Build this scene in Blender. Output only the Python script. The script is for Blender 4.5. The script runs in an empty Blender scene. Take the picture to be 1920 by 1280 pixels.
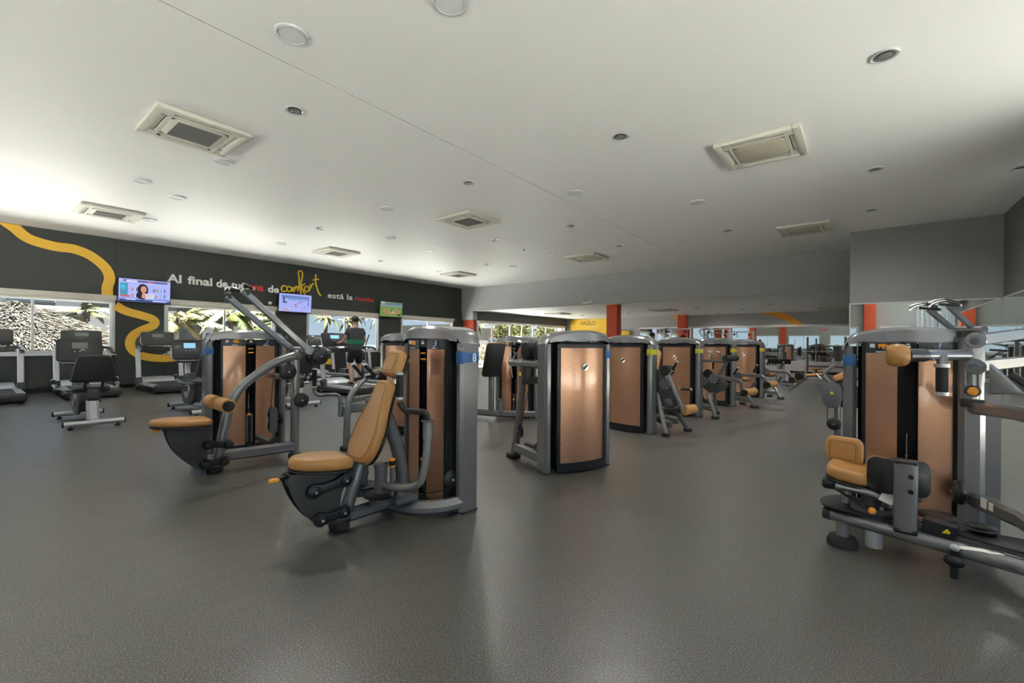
import bpy, bmesh, math, random
from mathutils import Vector, Matrix, Euler
random.seed(7)
PI = math.pi
V = Vector
S = bpy.context.scene
COL = S.collection

# ---------------------------------------------------------------- camera, sky, sun, exposure
cam_data = bpy.data.cameras.new('camera')
cam_data.sensor_width = 36.0
cam_data.lens = 36.0 * 826 / 1920
cam_data.shift_y = 4.3 / 1920
cam_data.clip_end = 400
cam = bpy.data.objects.new('camera', cam_data)
COL.objects.link(cam)
YAW = math.atan((1614 - 960) / 826)
cam.matrix_world = Matrix.Translation((0, 0, 1.2)) @ Matrix.Rotation(YAW, 4, 'Z') @ Matrix.Rotation(PI / 2, 4, 'X') @ Matrix.Rotation(math.radians(.41), 4, 'Z')
S.camera = cam
S.view_settings.view_transform = 'Standard'
S.view_settings.look = 'None'
S.view_settings.gamma = 1
S.view_settings.use_curve_mapping = False
S.view_settings.exposure = 1.15

world = bpy.data.worlds.new('sky')
S.world = world
world.use_nodes = True
nt = world.node_tree
nt.nodes.clear()
_o = nt.nodes.new('ShaderNodeOutputWorld'); _b = nt.nodes.new('ShaderNodeBackground')
_t = nt.nodes.new('ShaderNodeTexCoord'); _s = nt.nodes.new('ShaderNodeSeparateXYZ'); _r = nt.nodes.new('ShaderNodeValToRGB')
nt.links.new(_t.outputs['Generated'], _s.inputs[0]); nt.links.new(_s.outputs['Z'], _r.inputs[0])
nt.links.new(_r.outputs[0], _b.inputs[0]); nt.links.new(_b.outputs[0], _o.inputs[0])
e = _r.color_ramp.elements
e[0].position = 0.0; e[0].color = (.62, .74, .86, 1)
e[1].position = .6; e[1].color = (.36, .5, .74, 1)
q = e.new(.12); q.color = (.44, .62, .85, 1)
_b.inputs[1].default_value = .43

sun_d = bpy.data.lights.new('sun', 'SUN')
sun_d.energy = 37.0
sun_d.angle = .01
sun_d.color = (1, .96, .9)
sun = bpy.data.objects.new('sun', sun_d)
COL.objects.link(sun)
sun.rotation_euler = Euler((math.radians(-7), math.radians(9), 0))      # high, from the side of the room: no patch of sun falls indoors

LAMP_W = 32.0        # fill light added at each recessed ceiling lamp

# ---------------------------------------------------------------- materials
MATS = {}
def mat(name, col, rough=.5, metal=0, coat=0, emit=0, noise=None, bump=None, spec=.5, var=.08, alpha=1, stretch=(1, 1, 1), ior=None):
    if name in MATS: return MATS[name]
    m = bpy.data.materials.new(name); m.use_nodes = True
    n = m.node_tree; b = n.nodes['Principled BSDF']
    c = (*col, 1)
    b.inputs['Base Color'].default_value = c
    b.inputs['Roughness'].default_value = rough
    b.inputs['Metallic'].default_value = metal
    b.inputs['Coat Weight'].default_value = coat
    b.inputs['Coat Roughness'].default_value = .12
    b.inputs['Specular IOR Level'].default_value = spec
    if emit:
        b.inputs['Emission Color'].default_value = c
        b.inputs['Emission Strength'].default_value = emit
    if noise or bump:
        tc = n.nodes.new('ShaderNodeTexCoord'); mp = n.nodes.new('ShaderNodeMapping')
        mp.inputs['Scale'].default_value = stretch
        n.links.new(tc.outputs['Object'], mp.inputs[0])
        tx = n.nodes.new('ShaderNodeTexNoise'); tx.inputs['Scale'].default_value = noise or 40; tx.inputs['Detail'].default_value = 3
        n.links.new(mp.outputs[0], tx.inputs['Vector'])
        if noise:
            mx = n.nodes.new('ShaderNodeMix'); mx.data_type = 'RGBA'
            mx.inputs[6].default_value = tuple(max(0, x * (1 - var)) for x in col) + (1,)
            mx.inputs[7].default_value = tuple(min(1, x * (1 + var)) for x in col) + (1,)
            n.links.new(tx.outputs[0], mx.inputs[0]); n.links.new(mx.outputs[2], b.inputs['Base Color'])
        if bump:
            bp = n.nodes.new('ShaderNodeBump'); bp.inputs['Strength'].default_value = bump; bp.inputs['Distance'].default_value = .01
            n.links.new(tx.outputs[0], bp.inputs['Height']); n.links.new(bp.outputs[0], b.inputs['Normal'])
    MATS[name] = m
    return m

GUN = mat('gunmetal_paint', (.215, .22, .226), .27, .45, .5, noise=300, var=.12)
GUNL = mat('gunmetal_paint_light', (.25, .256, .265), .24, .55, .5, noise=300, var=.1)
BLK = mat('black_plastic', (.012, .012, .013), .42, 0, .1, noise=200, var=.2)
BLKM = mat('matt_black', (.006, .006, .007), .7, noise=80, var=.2)
RUB = mat('black_rubber', (.022, .023, .023), .75, noise=120, var=.25, bump=.1)
FOAM = mat('black_foam', (.02, .02, .021), .85, noise=400, var=.3, bump=.2)
TAN = mat('tan_leather', (.47, .235, .068), .36, 0, .1, noise=25, var=.1, bump=.06)
SILV = mat('silver_paint', (.5, .51, .53), .35, .5, .2, noise=200, var=.05)
CHROME = mat('chrome', (.75, .76, .78), .15, 1, noise=90, var=.04)
ORG = mat('orange_plastic', (.95, .36, .02), .4, noise=60, var=.05)
WHT = mat('white_print', (.8, .81, .81), .5, noise=60, var=.04)
BLUEB = mat('blue_band', (.02, .11, .33), .4, 0, .1, noise=60, var=.05)
YELB = mat('yellow_band', (.55, .53, .03), .4, 0, .1, noise=60, var=.05)
GRNB = mat('green_band', (.06, .4, .1), .4, noise=60, var=.05)
SLATE = mat('slate_placard', (.035, .04, .052), .35, .2, .3, noise=60, var=.1)
GREYP = mat('grey_plastic', (.11, .114, .12), .45, .1, noise=120, var=.08)
PLATE = mat('dark_side_plate', (.05, .05, .05), .42, .1, noise=120, var=.08)
SHLD = mat('slate_shield', (.06, .065, .072), .42, .2, .2, noise=120, var=.08)
SEAM = mat('brown_thread', (.09, .045, .015), .7, noise=60, var=.1)
STEEL = mat('stack_steel', (.03, .03, .032), .5, .5, noise=60, var=.1)
CABLE = mat('black_cable', (.01, .01, .01), .5, noise=60, var=.1)
WARN = mat('warning_yellow', (.85, .7, .02), .5, noise=60, var=.04)

def copper():
    m = bpy.data.materials.new('brushed_copper'); m.use_nodes = True
    n = m.node_tree; b = n.nodes['Principled BSDF']
    tc = n.nodes.new('ShaderNodeTexCoord'); mp = n.nodes.new('ShaderNodeMapping'); mp.inputs['Scale'].default_value = (9, 9, 330)
    tx = n.nodes.new('ShaderNodeTexNoise'); tx.inputs['Scale'].default_value = 1.6; tx.inputs['Detail'].default_value = 4
    rp = n.nodes.new('ShaderNodeValToRGB')
    rp.color_ramp.elements[0].position = .3; rp.color_ramp.elements[0].color = (.44, .225, .125, 1)
    rp.color_ramp.elements[1].position = .72; rp.color_ramp.elements[1].color = (.6, .335, .195, 1)
    n.links.new(tc.outputs['Object'], mp.inputs[0]); n.links.new(mp.outputs[0], tx.inputs['Vector']); n.links.new(tx.outputs[0], rp.inputs[0])
    n.links.new(rp.outputs[0], b.inputs['Base Color'])
    b.inputs['Metallic'].default_value = .55; b.inputs['Roughness'].default_value = .3
    b.inputs['Coat Weight'].default_value = .6; b.inputs['Coat Roughness'].default_value = .09
    return m
COP = copper()

def floor_mat():
    m = bpy.data.materials.new('speckled_rubber_floor'); m.use_nodes = True
    n = m.node_tree; b = n.nodes['Principled BSDF']; L = n.links.new
    tc = n.nodes.new('ShaderNodeTexCoord')
    a = n.nodes.new('ShaderNodeTexNoise'); a.inputs['Scale'].default_value = 170; a.inputs['Detail'].default_value = 2
    L(tc.outputs['Object'], a.inputs['Vector'])
    rp = n.nodes.new('ShaderNodeValToRGB')
    E_ = rp.color_ramp.elements
    E_[0].position = .36; E_[0].color = (.035, .035, .031, 1)
    E_[1].position = .72; E_[1].color = (.3, .3, .27, 1)
    q = E_.new(.54); q.color = (.088, .086, .076, 1)
    L(a.outputs[0], rp.inputs[0])
    c = n.nodes.new('ShaderNodeTexNoise'); c.inputs['Scale'].default_value = .55; c.inputs['Detail'].default_value = 4
    L(tc.outputs['Object'], c.inputs['Vector'])
    mr = n.nodes.new('ShaderNodeMapRange'); mr.inputs[1].default_value = .3; mr.inputs[2].default_value = .7; mr.inputs[3].default_value = .88; mr.inputs[4].default_value = 1.1
    L(c.outputs[0], mr.inputs[0])
    mx = n.nodes.new('ShaderNodeMix'); mx.data_type = 'RGBA'; mx.blend_type = 'MULTIPLY'; mx.inputs[0].default_value = 1
    L(rp.outputs[0], mx.inputs[6]); L(mr.outputs[0], mx.inputs[7]); L(mx.outputs[2], b.inputs['Base Color'])
    # long shallow ripples of the rolled floor
    mp = n.nodes.new('ShaderNodeMapping'); mp.inputs['Scale'].default_value = (2.6, 1.1, 1)
    L(tc.outputs['Object'], mp.inputs[0])
    w = n.nodes.new('ShaderNodeTexNoise'); w.inputs['Scale'].default_value = 2.2; w.inputs['Detail'].default_value = 3; w.inputs['Distortion'].default_value = .5
    L(mp.outputs[0], w.inputs['Vector'])
    b1 = n.nodes.new('ShaderNodeBump'); b1.inputs['Strength'].default_value = .3; b1.inputs['Distance'].default_value = .012
    L(w.outputs[0], b1.inputs['Height'])
    b2 = n.nodes.new('ShaderNodeBump'); b2.inputs['Strength'].default_value = .04; b2.inputs['Distance'].default_value = .001
    L(a.outputs[0], b2.inputs['Height']); L(b1.outputs[0], b2.inputs['Normal']); L(b2.outputs[0], b.inputs['Normal'])
    b.inputs['Roughness'].default_value = .33
    b.inputs['Specular IOR Level'].default_value = 1.0
    return m

def glass_mat():
    m = bpy.data.materials.new('window_glass'); m.use_nodes = True
    n = m.node_tree; n.nodes.clear(); L = n.links.new
    o = n.nodes.new('ShaderNodeOutputMaterial'); t = n.nodes.new('ShaderNodeBsdfTransparent'); g = n.nodes.new('ShaderNodeBsdfGlossy')
    lw = n.nodes.new('ShaderNodeLayerWeight'); pw = n.nodes.new('ShaderNodeMath'); pw.operation = 'POWER'; pw.inputs[1].default_value = 5
    f = n.nodes.new('ShaderNodeMapRange'); x = n.nodes.new('ShaderNodeMixShader')
    f.inputs[3].default_value = .03; f.inputs[4].default_value = .7
    L(lw.outputs['Facing'], pw.inputs[0]); L(pw.outputs[0], f.inputs[0]); g.inputs['Roughness'].default_value = .01
    t.inputs[0].default_value = (.93, .96, .96, 1)
    L(f.outputs[0], x.inputs[0]); L(t.outputs[0], x.inputs[1]); L(g.outputs[0], x.inputs[2]); L(x.outputs[0], o.inputs[0])
    return m
GLASS = glass_mat()
MIRROR = mat('mirror_silver', (.78, .82, .8), .008, 1)

# ---------------------------------------------------------------- mesh builder
def basis(d, up=V((0, 0, 1))):
    d = d.normalized()
    if abs(d.dot(up)) > .98: up = V((0, 1, 0))
    x = d.cross(up).normalized(); y = x.cross(d).normalized()
    return x, y, d

class B:
    def __init__(s): s.v = []; s.f = []; s.sm = []
    def add(s, vs, fs, smooth=False):
        k = len(s.v); s.v += [tuple(p) for p in vs]; s.f += [tuple(i + k for i in f) for f in fs]; s.sm += [smooth] * len(fs); return s
    def box(s, c, d, r=(0, 0, 0), bev=0):
        R = Euler([math.radians(a) for a in r]).to_matrix(); c = V(c)
        hx, hy, hz = d[0] / 2, d[1] / 2, d[2] / 2
        if bev <= 0:
            P = [c + R @ V((x * hx, y * hy, z * hz)) for z in (-1, 1) for x, y in ((-1, -1), (1, -1), (1, 1), (-1, 1))]
            return s.add(P, [(3, 2, 1, 0), (4, 5, 6, 7), (0, 1, 5, 4), (1, 2, 6, 5), (2, 3, 7, 6), (3, 0, 4, 7)])
        bev = min(bev, hx * .98, hy * .98, hz * .98)
        bm = bmesh.new(); bmesh.ops.create_cube(bm, size=1)
        for v in bm.verts: v.co = V((v.co.x * d[0], v.co.y * d[1], v.co.z * d[2]))
        bmesh.ops.bevel(bm, geom=bm.edges[:], offset=bev, segments=2, affect='EDGES', profile=.5)
        bm.verts.index_update()
        s.add([c + R @ v.co for v in bm.verts], [[v.index for v in f.verts] for f in bm.faces], True)
        bm.free(); return s
    def cyl(s, p0, p1, r, r2=None, n=16, cap=True):
        p0, p1 = V(p0), V(p1); r2 = r if r2 is None else r2
        x, y, d = basis(p1 - p0)
        A = [p0 + (x * math.cos(2 * PI * i / n) + y * math.sin(2 * PI * i / n)) * r for i in range(n)]
        C = [p1 + (x * math.cos(2 * PI * i / n) + y * math.sin(2 * PI * i / n)) * r2 for i in range(n)]
        s.add(A + C, [(i, (i + 1) % n, n + (i + 1) % n, n + i) for i in range(n)], True)
        if cap:
            s.add(A, [tuple(range(n))[::-1]]); s.add(C, [tuple(range(n))])
        return s
    def disc(s, c, ax, r, t, n=24, dome=.25):
        """pulley / dish with a domed face"""
        c = V(c); x, y, d = basis(V(ax))
        prof = [(0, t / 2 * (1 + dome)), (r * .45, t / 2 * (1 + dome * .8)), (r * .82, t / 2), (r, t * .22), (r * .9, 0), (r, -t * .22), (r * .82, -t / 2), (0, -t / 2 * (1 + dome))]
        return s.lathe(prof, c, d, x, y, n)
    def lathe(s, prof, c=(0, 0, 0), d=V((0, 0, 1)), x=V((1, 0, 0)), y=V((0, 1, 0)), n=20):
        c = V(c); m = len(prof); P = []
        for i in range(n):
            a = 2 * PI * i / n; w = x * math.cos(a) + y * math.sin(a)
            P += [c + w * r + d * h for r, h in prof]
        F = []
        for i in range(n):
            j = (i + 1) % n
            F += [(i * m + k, j * m + k, j * m + k + 1, i * m + k + 1) for k in range(m - 1)]
        return s.add(P, F, True)
    def sweep(s, pts, prof, up=(0, 0, 1), cap=True, smooth=True, scale=None):
        P = [V(p) for p in pts]; n = len(prof); R = []; up = V(up)
        x = None
        for i, p in enumerate(P):
            d = (P[min(i + 1, len(P) - 1)] - P[max(i - 1, 0)]).normalized()
            if x is None: x, y, _ = basis(d, up)
            else:
                x = (x - d * x.dot(d)).normalized(); y = x.cross(d).normalized()
            k = scale[i] if scale else 1
            R += [p + x * a * k + y * b * k for a, b in prof]
        F = [(i * n + j, i * n + (j + 1) % n, (i + 1) * n + (j + 1) % n, (i + 1) * n + j) for i in range(len(P) - 1) for j in range(n)]
        s.add(R, F, smooth)
        if cap:
            s.add(R[:n], [tuple(range(n))[::-1]]); s.add(R[-n:], [tuple(range(n))])
        return s
    def tube(s, pts, r, n=12, fil=0, flat=1, up=(0, 0, 1), cap=True):
        pts = fillet(pts, fil) if fil else pts
        return s.sweep(pts, [(r * math.cos(2 * PI * i / n), r * flat * math.sin(2 * PI * i / n)) for i in range(n)], up, cap)
    def rtube(s, pts, w, h, fil=0, up=(0, 0, 1), bev=.25):
        pts = fillet(pts, fil) if fil else pts
        b = min(w, h) * bev; a, c = w / 2, h / 2
        pr = [(a - b, -c), (a, -c + b), (a, c - b), (a - b, c), (-a + b, c), (-a, c - b), (-a, -c + b), (-a + b, -c)]
        return s.sweep(pts, pr, up, smooth=False)
    def prism(s, pl, o, ux, uy, t, bev=0, segs=2):
        """outline pl (2-D) in plane (ux, uy) through o, thickness t centred, rounded rim"""
        o = V(o); ux = V(ux).normalized(); uy = V(uy).normalized(); uz = ux.cross(uy)
        n = len(pl)
        rings = []; sg = 1 if area(pl) > 0 else -1
        if bev > 0:
            rings = [(bev * (1 - math.sin(PI / 2 * k / segs)), -t / 2 + bev * (1 - math.cos(PI / 2 * k / segs))) for k in range(segs + 1)]
            rings += [(i, -z) for i, z in reversed(rings)]
        else: rings = [(0, -t / 2), (0, t / 2)]
        P = []
        for ins, z in rings:
            for i in range(n):
                p = pl[i]; a = pl[i - 1]; c = pl[(i + 1) % n]
                tx, ty = c[0] - a[0], c[1] - a[1]; l = (math.hypot(tx, ty) or 1) * sg
                P.append(o + ux * (p[0] - ty / l * ins) + uy * (p[1] + tx / l * ins) + uz * z)
        m = len(rings)
        F = [(k * n + i, k * n + (i + 1) % n, (k + 1) * n + (i + 1) % n, (k + 1) * n + i) for k in range(m - 1) for i in range(n)]
        s.add(P, F, bev > 0)
        s.add(P[:n], [tuple(range(n))[::-1]]); s.add(P[-n:], [tuple(range(n))])
        return s
    def sph(s, c, r, n=12, sc=(1, 1, 1)):
        c = V(c); P = []; F = []; m = n // 2
        for j in range(m + 1):
            t = PI * j / m
            for i in range(n):
                a = 2 * PI * i / n
                P.append(c + V((r * sc[0] * math.sin(t) * math.cos(a), r * sc[1] * math.sin(t) * math.sin(a), r * sc[2] * math.cos(t))))
        for j in range(m):
            for i in range(n): F.append((j * n + i, (j + 1) * n + i, (j + 1) * n + (i + 1) % n, j * n + (i + 1) % n))
        return s.add(P, F, True)
    def build(s, name, m, parent=None, label=None, kind=None, loc=None):
        me = bpy.data.meshes.new(name); me.from_pydata(s.v, [], s.f)
        me.polygons.foreach_set('use_smooth', s.sm); me.materials.append(m); me.update()
        bm = bmesh.new(); bm.from_mesh(me)
        bmesh.ops.remove_doubles(bm, verts=bm.verts, dist=1e-5)
        bmesh.ops.recalc_face_normals(bm, faces=bm.faces); bm.to_mesh(me); bm.free()
        try: me.set_sharp_from_angle(angle=math.radians(38))
        except Exception: pass
        o = bpy.data.objects.new(name, me); COL.objects.link(o)
        if parent: o.parent = parent
        if loc: o.location = loc
        if label: o['label'] = label
        if kind: o['kind'] = kind
        return o

def area(p): return sum(p[i - 1][0] * p[i][1] - p[i][0] * p[i - 1][1] for i in range(len(p)))
def fillet(pts, r, n=6):
    P = [V(p) for p in pts]; out = [P[0]]
    for i in range(1, len(P) - 1):
        a, b, c = P[i - 1], P[i], P[i + 1]
        d1 = (a - b); d2 = (c - b); k = min(r, d1.length * .48, d2.length * .48)
        s_, e_ = b + d1.normalized() * k, b + d2.normalized() * k
        for j in range(n + 1):
            t = j / n; out.append(s_ * (1 - t) ** 2 + b * 2 * t * (1 - t) + e_ * t * t)
    out.append(P[-1]); return out
def smooth_path(pts, n=6):
    P = [V(p) for p in pts]; P = [P[0] * 2 - P[1]] + P + [P[-1] * 2 - P[-2]]; out = []
    for i in range(1, len(P) - 2):
        for j in range(n):
            t = j / n; a, b, c, d = P[i - 1:i + 3]
            out.append(.5 * ((2 * b) + (c - a) * t + (2 * a - 5 * b + 4 * c - d) * t * t + (3 * b - a - 3 * c + d) * t ** 3))
    out.append(P[-2]); return out
def rrect(w, h, r, n=4, cx=0, cy=0):
    out = []
    for sx, sy, a0 in ((1, 1, 0), (-1, 1, 90), (-1, -1, 180), (1, -1, 270)):
        for k in range(n + 1):
            a = math.radians(a0 + 90 * k / n)
            out.append((cx + sx * (w / 2 - r) + r * math.cos(a), cy + sy * (h / 2 - r) + r * math.sin(a)))
    return out
def round_poly(pl, r, n=4):
    out = []; m = len(pl)
    for i in range(m):
        a, b, c = V(pl[i - 1]), V(pl[i]), V(pl[(i + 1) % m]); d1 = a - b; d2 = c - b
        k = min(r, d1.length * .45, d2.length * .45); p, q = b + d1.normalized() * k, b + d2.normalized() * k
        for j in range(n + 1):
            t = j / n; w = p * (1 - t) ** 2 + b * 2 * t * (1 - t) + q * t * t; out.append((w.x, w.y))
    return out
def circ(r, n=20, cx=0, cy=0): return [(cx + r * math.cos(2 * PI * i / n), cy + r * math.sin(2 * PI * i / n)) for i in range(n)]

def thing(name, label, cat, loc=(0, 0, 0), rz=0, group=None):
    o = bpy.data.objects.new(name, None); o.empty_display_size = .1; COL.objects.link(o)
    o.location = loc; o.rotation_euler = (0, 0, math.radians(rz))
    o['label'] = label; o['category'] = cat
    if group: o['group'] = group
    return o
def tag(o, label, cat, group=None):
    o['label'] = label; o['category'] = cat
    if group: o['group'] = group
    return o
def dup(root, loc, rz=None, label=None, group=None):
    r = root.copy(); COL.objects.link(r); r.location = loc
    if rz is not None: r.rotation_euler = (0, 0, math.radians(rz))
    if label: r['label'] = label
    if group: r['group'] = group
    for ch in list(root.children):
        c = ch.copy(); COL.objects.link(c); c.parent = r
        for g in list(ch.children):
            d = g.copy(); COL.objects.link(d); d.parent = c
    return r
def struct(b, name, m):
    return b.build(name, m, kind='structure')
def text_mesh(name, txt, m, h=None, w=None, depth=.01, bold=0, parent=None, mtx=None):
    cu = bpy.data.curves.new(name, 'FONT'); cu.body = txt; cu.size = 1; cu.extrude = .5; cu.offset = bold; cu.resolution_u = 3
    o = bpy.data.objects.new(name + '_tmp', cu); COL.objects.link(o)
    dg = bpy.context.evaluated_depsgraph_get(); me = bpy.data.meshes.new_from_object(o.evaluated_get(dg))
    bpy.data.objects.remove(o); bpy.data.curves.remove(cu)
    xs = [v.co.x for v in me.vertices]; ys = [v.co.y for v in me.vertices]
    x0, x1, y1, y0 = min(xs), max(xs), max(ys), min(ys)
    sy = h / y1 if h else 1; sx = w / (x1 - x0) if w else sy
    for v in me.vertices: v.co = V(((v.co.x - x0) * sx, v.co.y * sy, v.co.z * depth))
    me.materials.clear(); me.materials.append(m); me.name = name
    ob = bpy.data.objects.new(name, me); COL.objects.link(ob)
    if parent: ob.parent = parent
    if mtx is not None: ob.matrix_local = mtx
    return ob
WALLX = Matrix(((0, 0, 1, 0), (1, 0, 0, 0), (0, 1, 0, 0), (0, 0, 0, 1)))      # text x->+Y, y->Z, faces +X
FRONT = Matrix(((1, 0, 0, 0), (0, 0, -1, 0), (0, 1, 0, 0), (0, 0, 0, 1)))     # text x->+X, faces -Y
RIGHTF = Matrix(((0, 0, 1, 0), (1, 0, 0, 0), (0, 1, 0, 0), (0, 0, 0, 1)))

# ================================================================ the room
XL, XR, YB, YS, YF, ZC, ZF = -14.78, 2.16, -4.5, 14.83, 23.07, 3.78, 2.70
YBOX, XBOX = 12.58, -.2
PLAST = mat('ceiling_white_paint', (.86, .86, .845), .5, noise=1.2, var=.02, spec=.4)
GREYW = mat('grey_wall_paint', (.27, .27, .268), .62, noise=8, var=.03, bump=.03)
GREYD = mat('dark_grey_wall_paint', (.13, .132, .13), .6, noise=8, var=.03)
GREYB = mat('beam_grey_paint', (.35, .36, .365), .62, noise=8, var=.02)
DARKP = mat('charcoal_green_panel', (.043, .05, .047), .5, noise=300, var=.2, bump=.04)
REDP = mat('red_column_paint', (.62, .085, .03), .5, noise=12, var=.06)
YELP = mat('yellow_wall_paint', (.83, .5, .03), .55, noise=12, var=.04)
ALU = mat('white_aluminium', (.62, .64, .66), .4, .3, noise=80, var=.03)
BLINDM = mat('cream_blind_fabric', (.66, .63, .56), .8, noise=300, var=.04)
RIBM = mat('yellow_ribbon_vinyl', (.95, .56, .06), .5, noise=30, var=.03)
ORNM = mat('orange_ribbon_paint', (.85, .36, .02), .5, noise=30, var=.03)
DWHITE = mat('low_white_wall', (.5, .48, .47), .6, noise=8, var=.03)
FLOORM = floor_mat()

fb = B().box(((XL + 6) / 2, (YB + YF) / 2, -.1), (6 - XL + .4, YF - YB + .4, .2))
struct(fb, 'floor', FLOORM)
# ceiling boards, fine joints between them, plenum above
ce = B().box(((XL + XR) / 2, (YB + YS) / 2, ZC + .2), (XR - XL + .4, YS - YB + .4, .25))
ceil = struct(ce, 'ceiling', PLAST)
for x0, x1, dz in ((XL, -8.82, 0), (-8.817, -4.187, 0), (-4.174, XR, 0)):
    B().box(((x0 + x1) / 2, (YB + YS) / 2, ZC + .04 + dz), (x1 - x0, YS - YB, .08)).build('ceiling_board', PLAST, ceil)
for x in (-8.8185, -4.1805): struct(B().box((x, (YB + YS) / 2, ZC + .04), (.0045 if x < -5 else .0125, YS - YB, .07)), 'trim_10' if x < -5 else 'trim_11', BLKM)
struct(B().box(((XL + 6) / 2, (YS + YF) / 2 + .2, ZF + .2), (6 - XL, YF - YS + .4, .4)), 'ceiling_low', PLAST)

# windows on the left wall: (y0, y1)
WZ0, WZ1, BZ = .87, 2.24, 2.35
WIN = [(-3.3, -1.4), (-.33, 2.5), (3.5, 6.4), (7.41, 10.28), (11.33, 14.27)]
wl = B()
for a, b in zip([YB - .3] + [w[1] for w in WIN], [w[0] for w in WIN] + [YS + .3]): wl.box((XL - .14, (a + b) / 2, ZC / 2 + .1), (.24, b - a, ZC + .2))
for a, b in WIN:
    wl.box((XL - .14, (a + b) / 2, WZ0 / 2), (.24, b - a, WZ0)); wl.box((XL - .14, (a + b) / 2, (ZC + .2 + WZ1) / 2), (.24, b - a, ZC + .2 - WZ1))
wall_l = struct(wl, 'wall_left', DARKP)
g = .004
def panel(y0, y1, z0, z1): B().box((XL - .01, (y0 + y1) / 2, (z0 + z1) / 2), (.02, y1 - y0 - 2 * g, z1 - z0 - 2 * g)).build('wall_panel', DARKP, wall_l)
edges = [YB, -3.3, -1.4, -.33, 2.5, 3.5, 6.4, 7.41, 10.28, 11.33, 14.27, YS]
for i in range(len(edges) - 1):
    if i % 2: panel(edges[i], edges[i + 1], .1, WZ0); panel(edges[i], edges[i + 1], BZ, ZC)
    else: panel(edges[i], edges[i + 1], .1, ZC)
struct(B().box((XL + .012, (YB + YS) / 2, .05), (.03, YS - YB, .1)), 'baseboard_left', BLK)

def window(n, axis, fixed, a, b, z0, z1, inward, mull=None, blind=True, parts=2):
    """sliding window in a wall; axis 'y' = wall runs along y at x=fixed"""
    def P(t, z, d=0): return (fixed + d, t, z) if axis == 'y' else (t, fixed + d, z)
    def D(t, z, d): return (d, t, z) if axis == 'y' else (t, d, z)
    f = B(); w = .055; s = inward
    f.box(P((a + b) / 2, z0 + w / 2, -.06 * s), D(b - a, w, .11)).box(P((a + b) / 2, z1 - w / 2, -.06 * s), D(b - a, w, .11))
    f.box(P(a + w / 2, (z0 + z1) / 2, -.06 * s), D(w, z1 - z0, .11)).box(P(b - w / 2, (z0 + z1) / 2, -.06 * s), D(w, z1 - z0, .11))
    fr = struct(f, 'window_%d' % n, ALU)
    step = (b - a) / parts
    for k in range(parts):
        c0, c1 = a + step * k + (w if k == 0 else -.02), a + step * (k + 1) - (w if k == parts - 1 else -.02)
        d = -.075 * s if k % 2 else -.04 * s
        B().box(P((c0 + c1) / 2, (z0 + z1) / 2, d), D(c1 - c0, z1 - z0 - 2 * w, .006)).build('pane', GLASS, fr)
        q = B()
        for t in (c0 + .02, c1 - .02): q.box(P(t, (z0 + z1) / 2, d), D(.042, z1 - z0 - 2 * w, .03))
        for z in (z0 + w + .02, z1 - w - .02): q.box(P((c0 + c1) / 2, z, d), D(c1 - c0 - .084, .042, .03))
        q.build('sash', ALU, fr)
    B().box(P((a + b) / 2, z0 - .012, .02 * s), D(b - a + .06, .03, .06), bev=.008).build('window_sill', ALU, fr)
    if blind:
        B().box(P((a + b) / 2, z1 + .045, .045 * s), D(b - a + .05, .125, .085), bev=.03).build('blind_cassette', BLINDM, fr)
        B().box(P((a + b) / 2, z1 - .035, .03 * s), D(b - a - .02, .07, .006)).build('blind', BLINDM, fr)
    return fr
for i, (a, b) in enumerate(WIN): window(i + 1, 'y', XL, a, b, WZ0, WZ1, 1)

# back wall (behind the camera, seen in the mirrors)
BW = [(-8.4, -6.35), (-5.6, -3.0), (-2.3, -.1), (.75, 1.95)]
wb = B(); xs = [-9.0] + [x for w in BW for x in w] + [XR]
for i in range(0, len(xs), 2): wb.box(((xs[i] + xs[i + 1]) / 2, YB - .12, ZC / 2), (xs[i + 1] - xs[i], .24, ZC))
for a, b in BW: wb.box(((a + b) / 2, YB - .12, WZ0 / 2), (b - a, .24, WZ0)); wb.box(((a + b) / 2, YB - .12, (ZC + WZ1) / 2), (b - a, .24, ZC - WZ1))
wb.box(((XL - 9) / 2, YB - .12, 3.68), (5.78, .24, .2))
struct(wb, 'wall_back', GREYB)
for i, (a, b) in enumerate(BW): window(10 + i, 'x', YB, a, b, WZ0, WZ1, 1, blind=False)

for i, (a, b) in enumerate(((XL + .05, -12.0), (-11.95, -9.05))): window(16 + i, 'x', YB, a, b, .03, 3.58, 1, blind=False)  # full-height glazing out of view, added to bring in more daylight
# right wall, mirror below, tall unseen glazing added to light the room
struct(B().box((XR + .12, (YF + 7) / 2, ZC / 2), (.24, YF - 7, ZC)).box((XR + .12, (YB + 7) / 2, 3.7), (.24, 7 - YB, .16)), 'wall_right', GREYD)
window(18, 'y', XR, YB + .05, -.8, .03, 3.6, -1, blind=False)
window(19, 'y', XR, -.75, 3.1, .03, 3.6, -1, blind=False)
window(21, 'y', XR, 3.15, 6.95, .03, 3.6, -1, blind=False)
# unseen eaves, added over the tall glazing to block the sun
struct(B().box((-6.3, YB - .7, ZC + .2), (17.5, 1.0, .2)).box((XR + .75, 4, ZC + .2), (1.0, 18, .2)), 'sun_eaves', PLAST)
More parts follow.
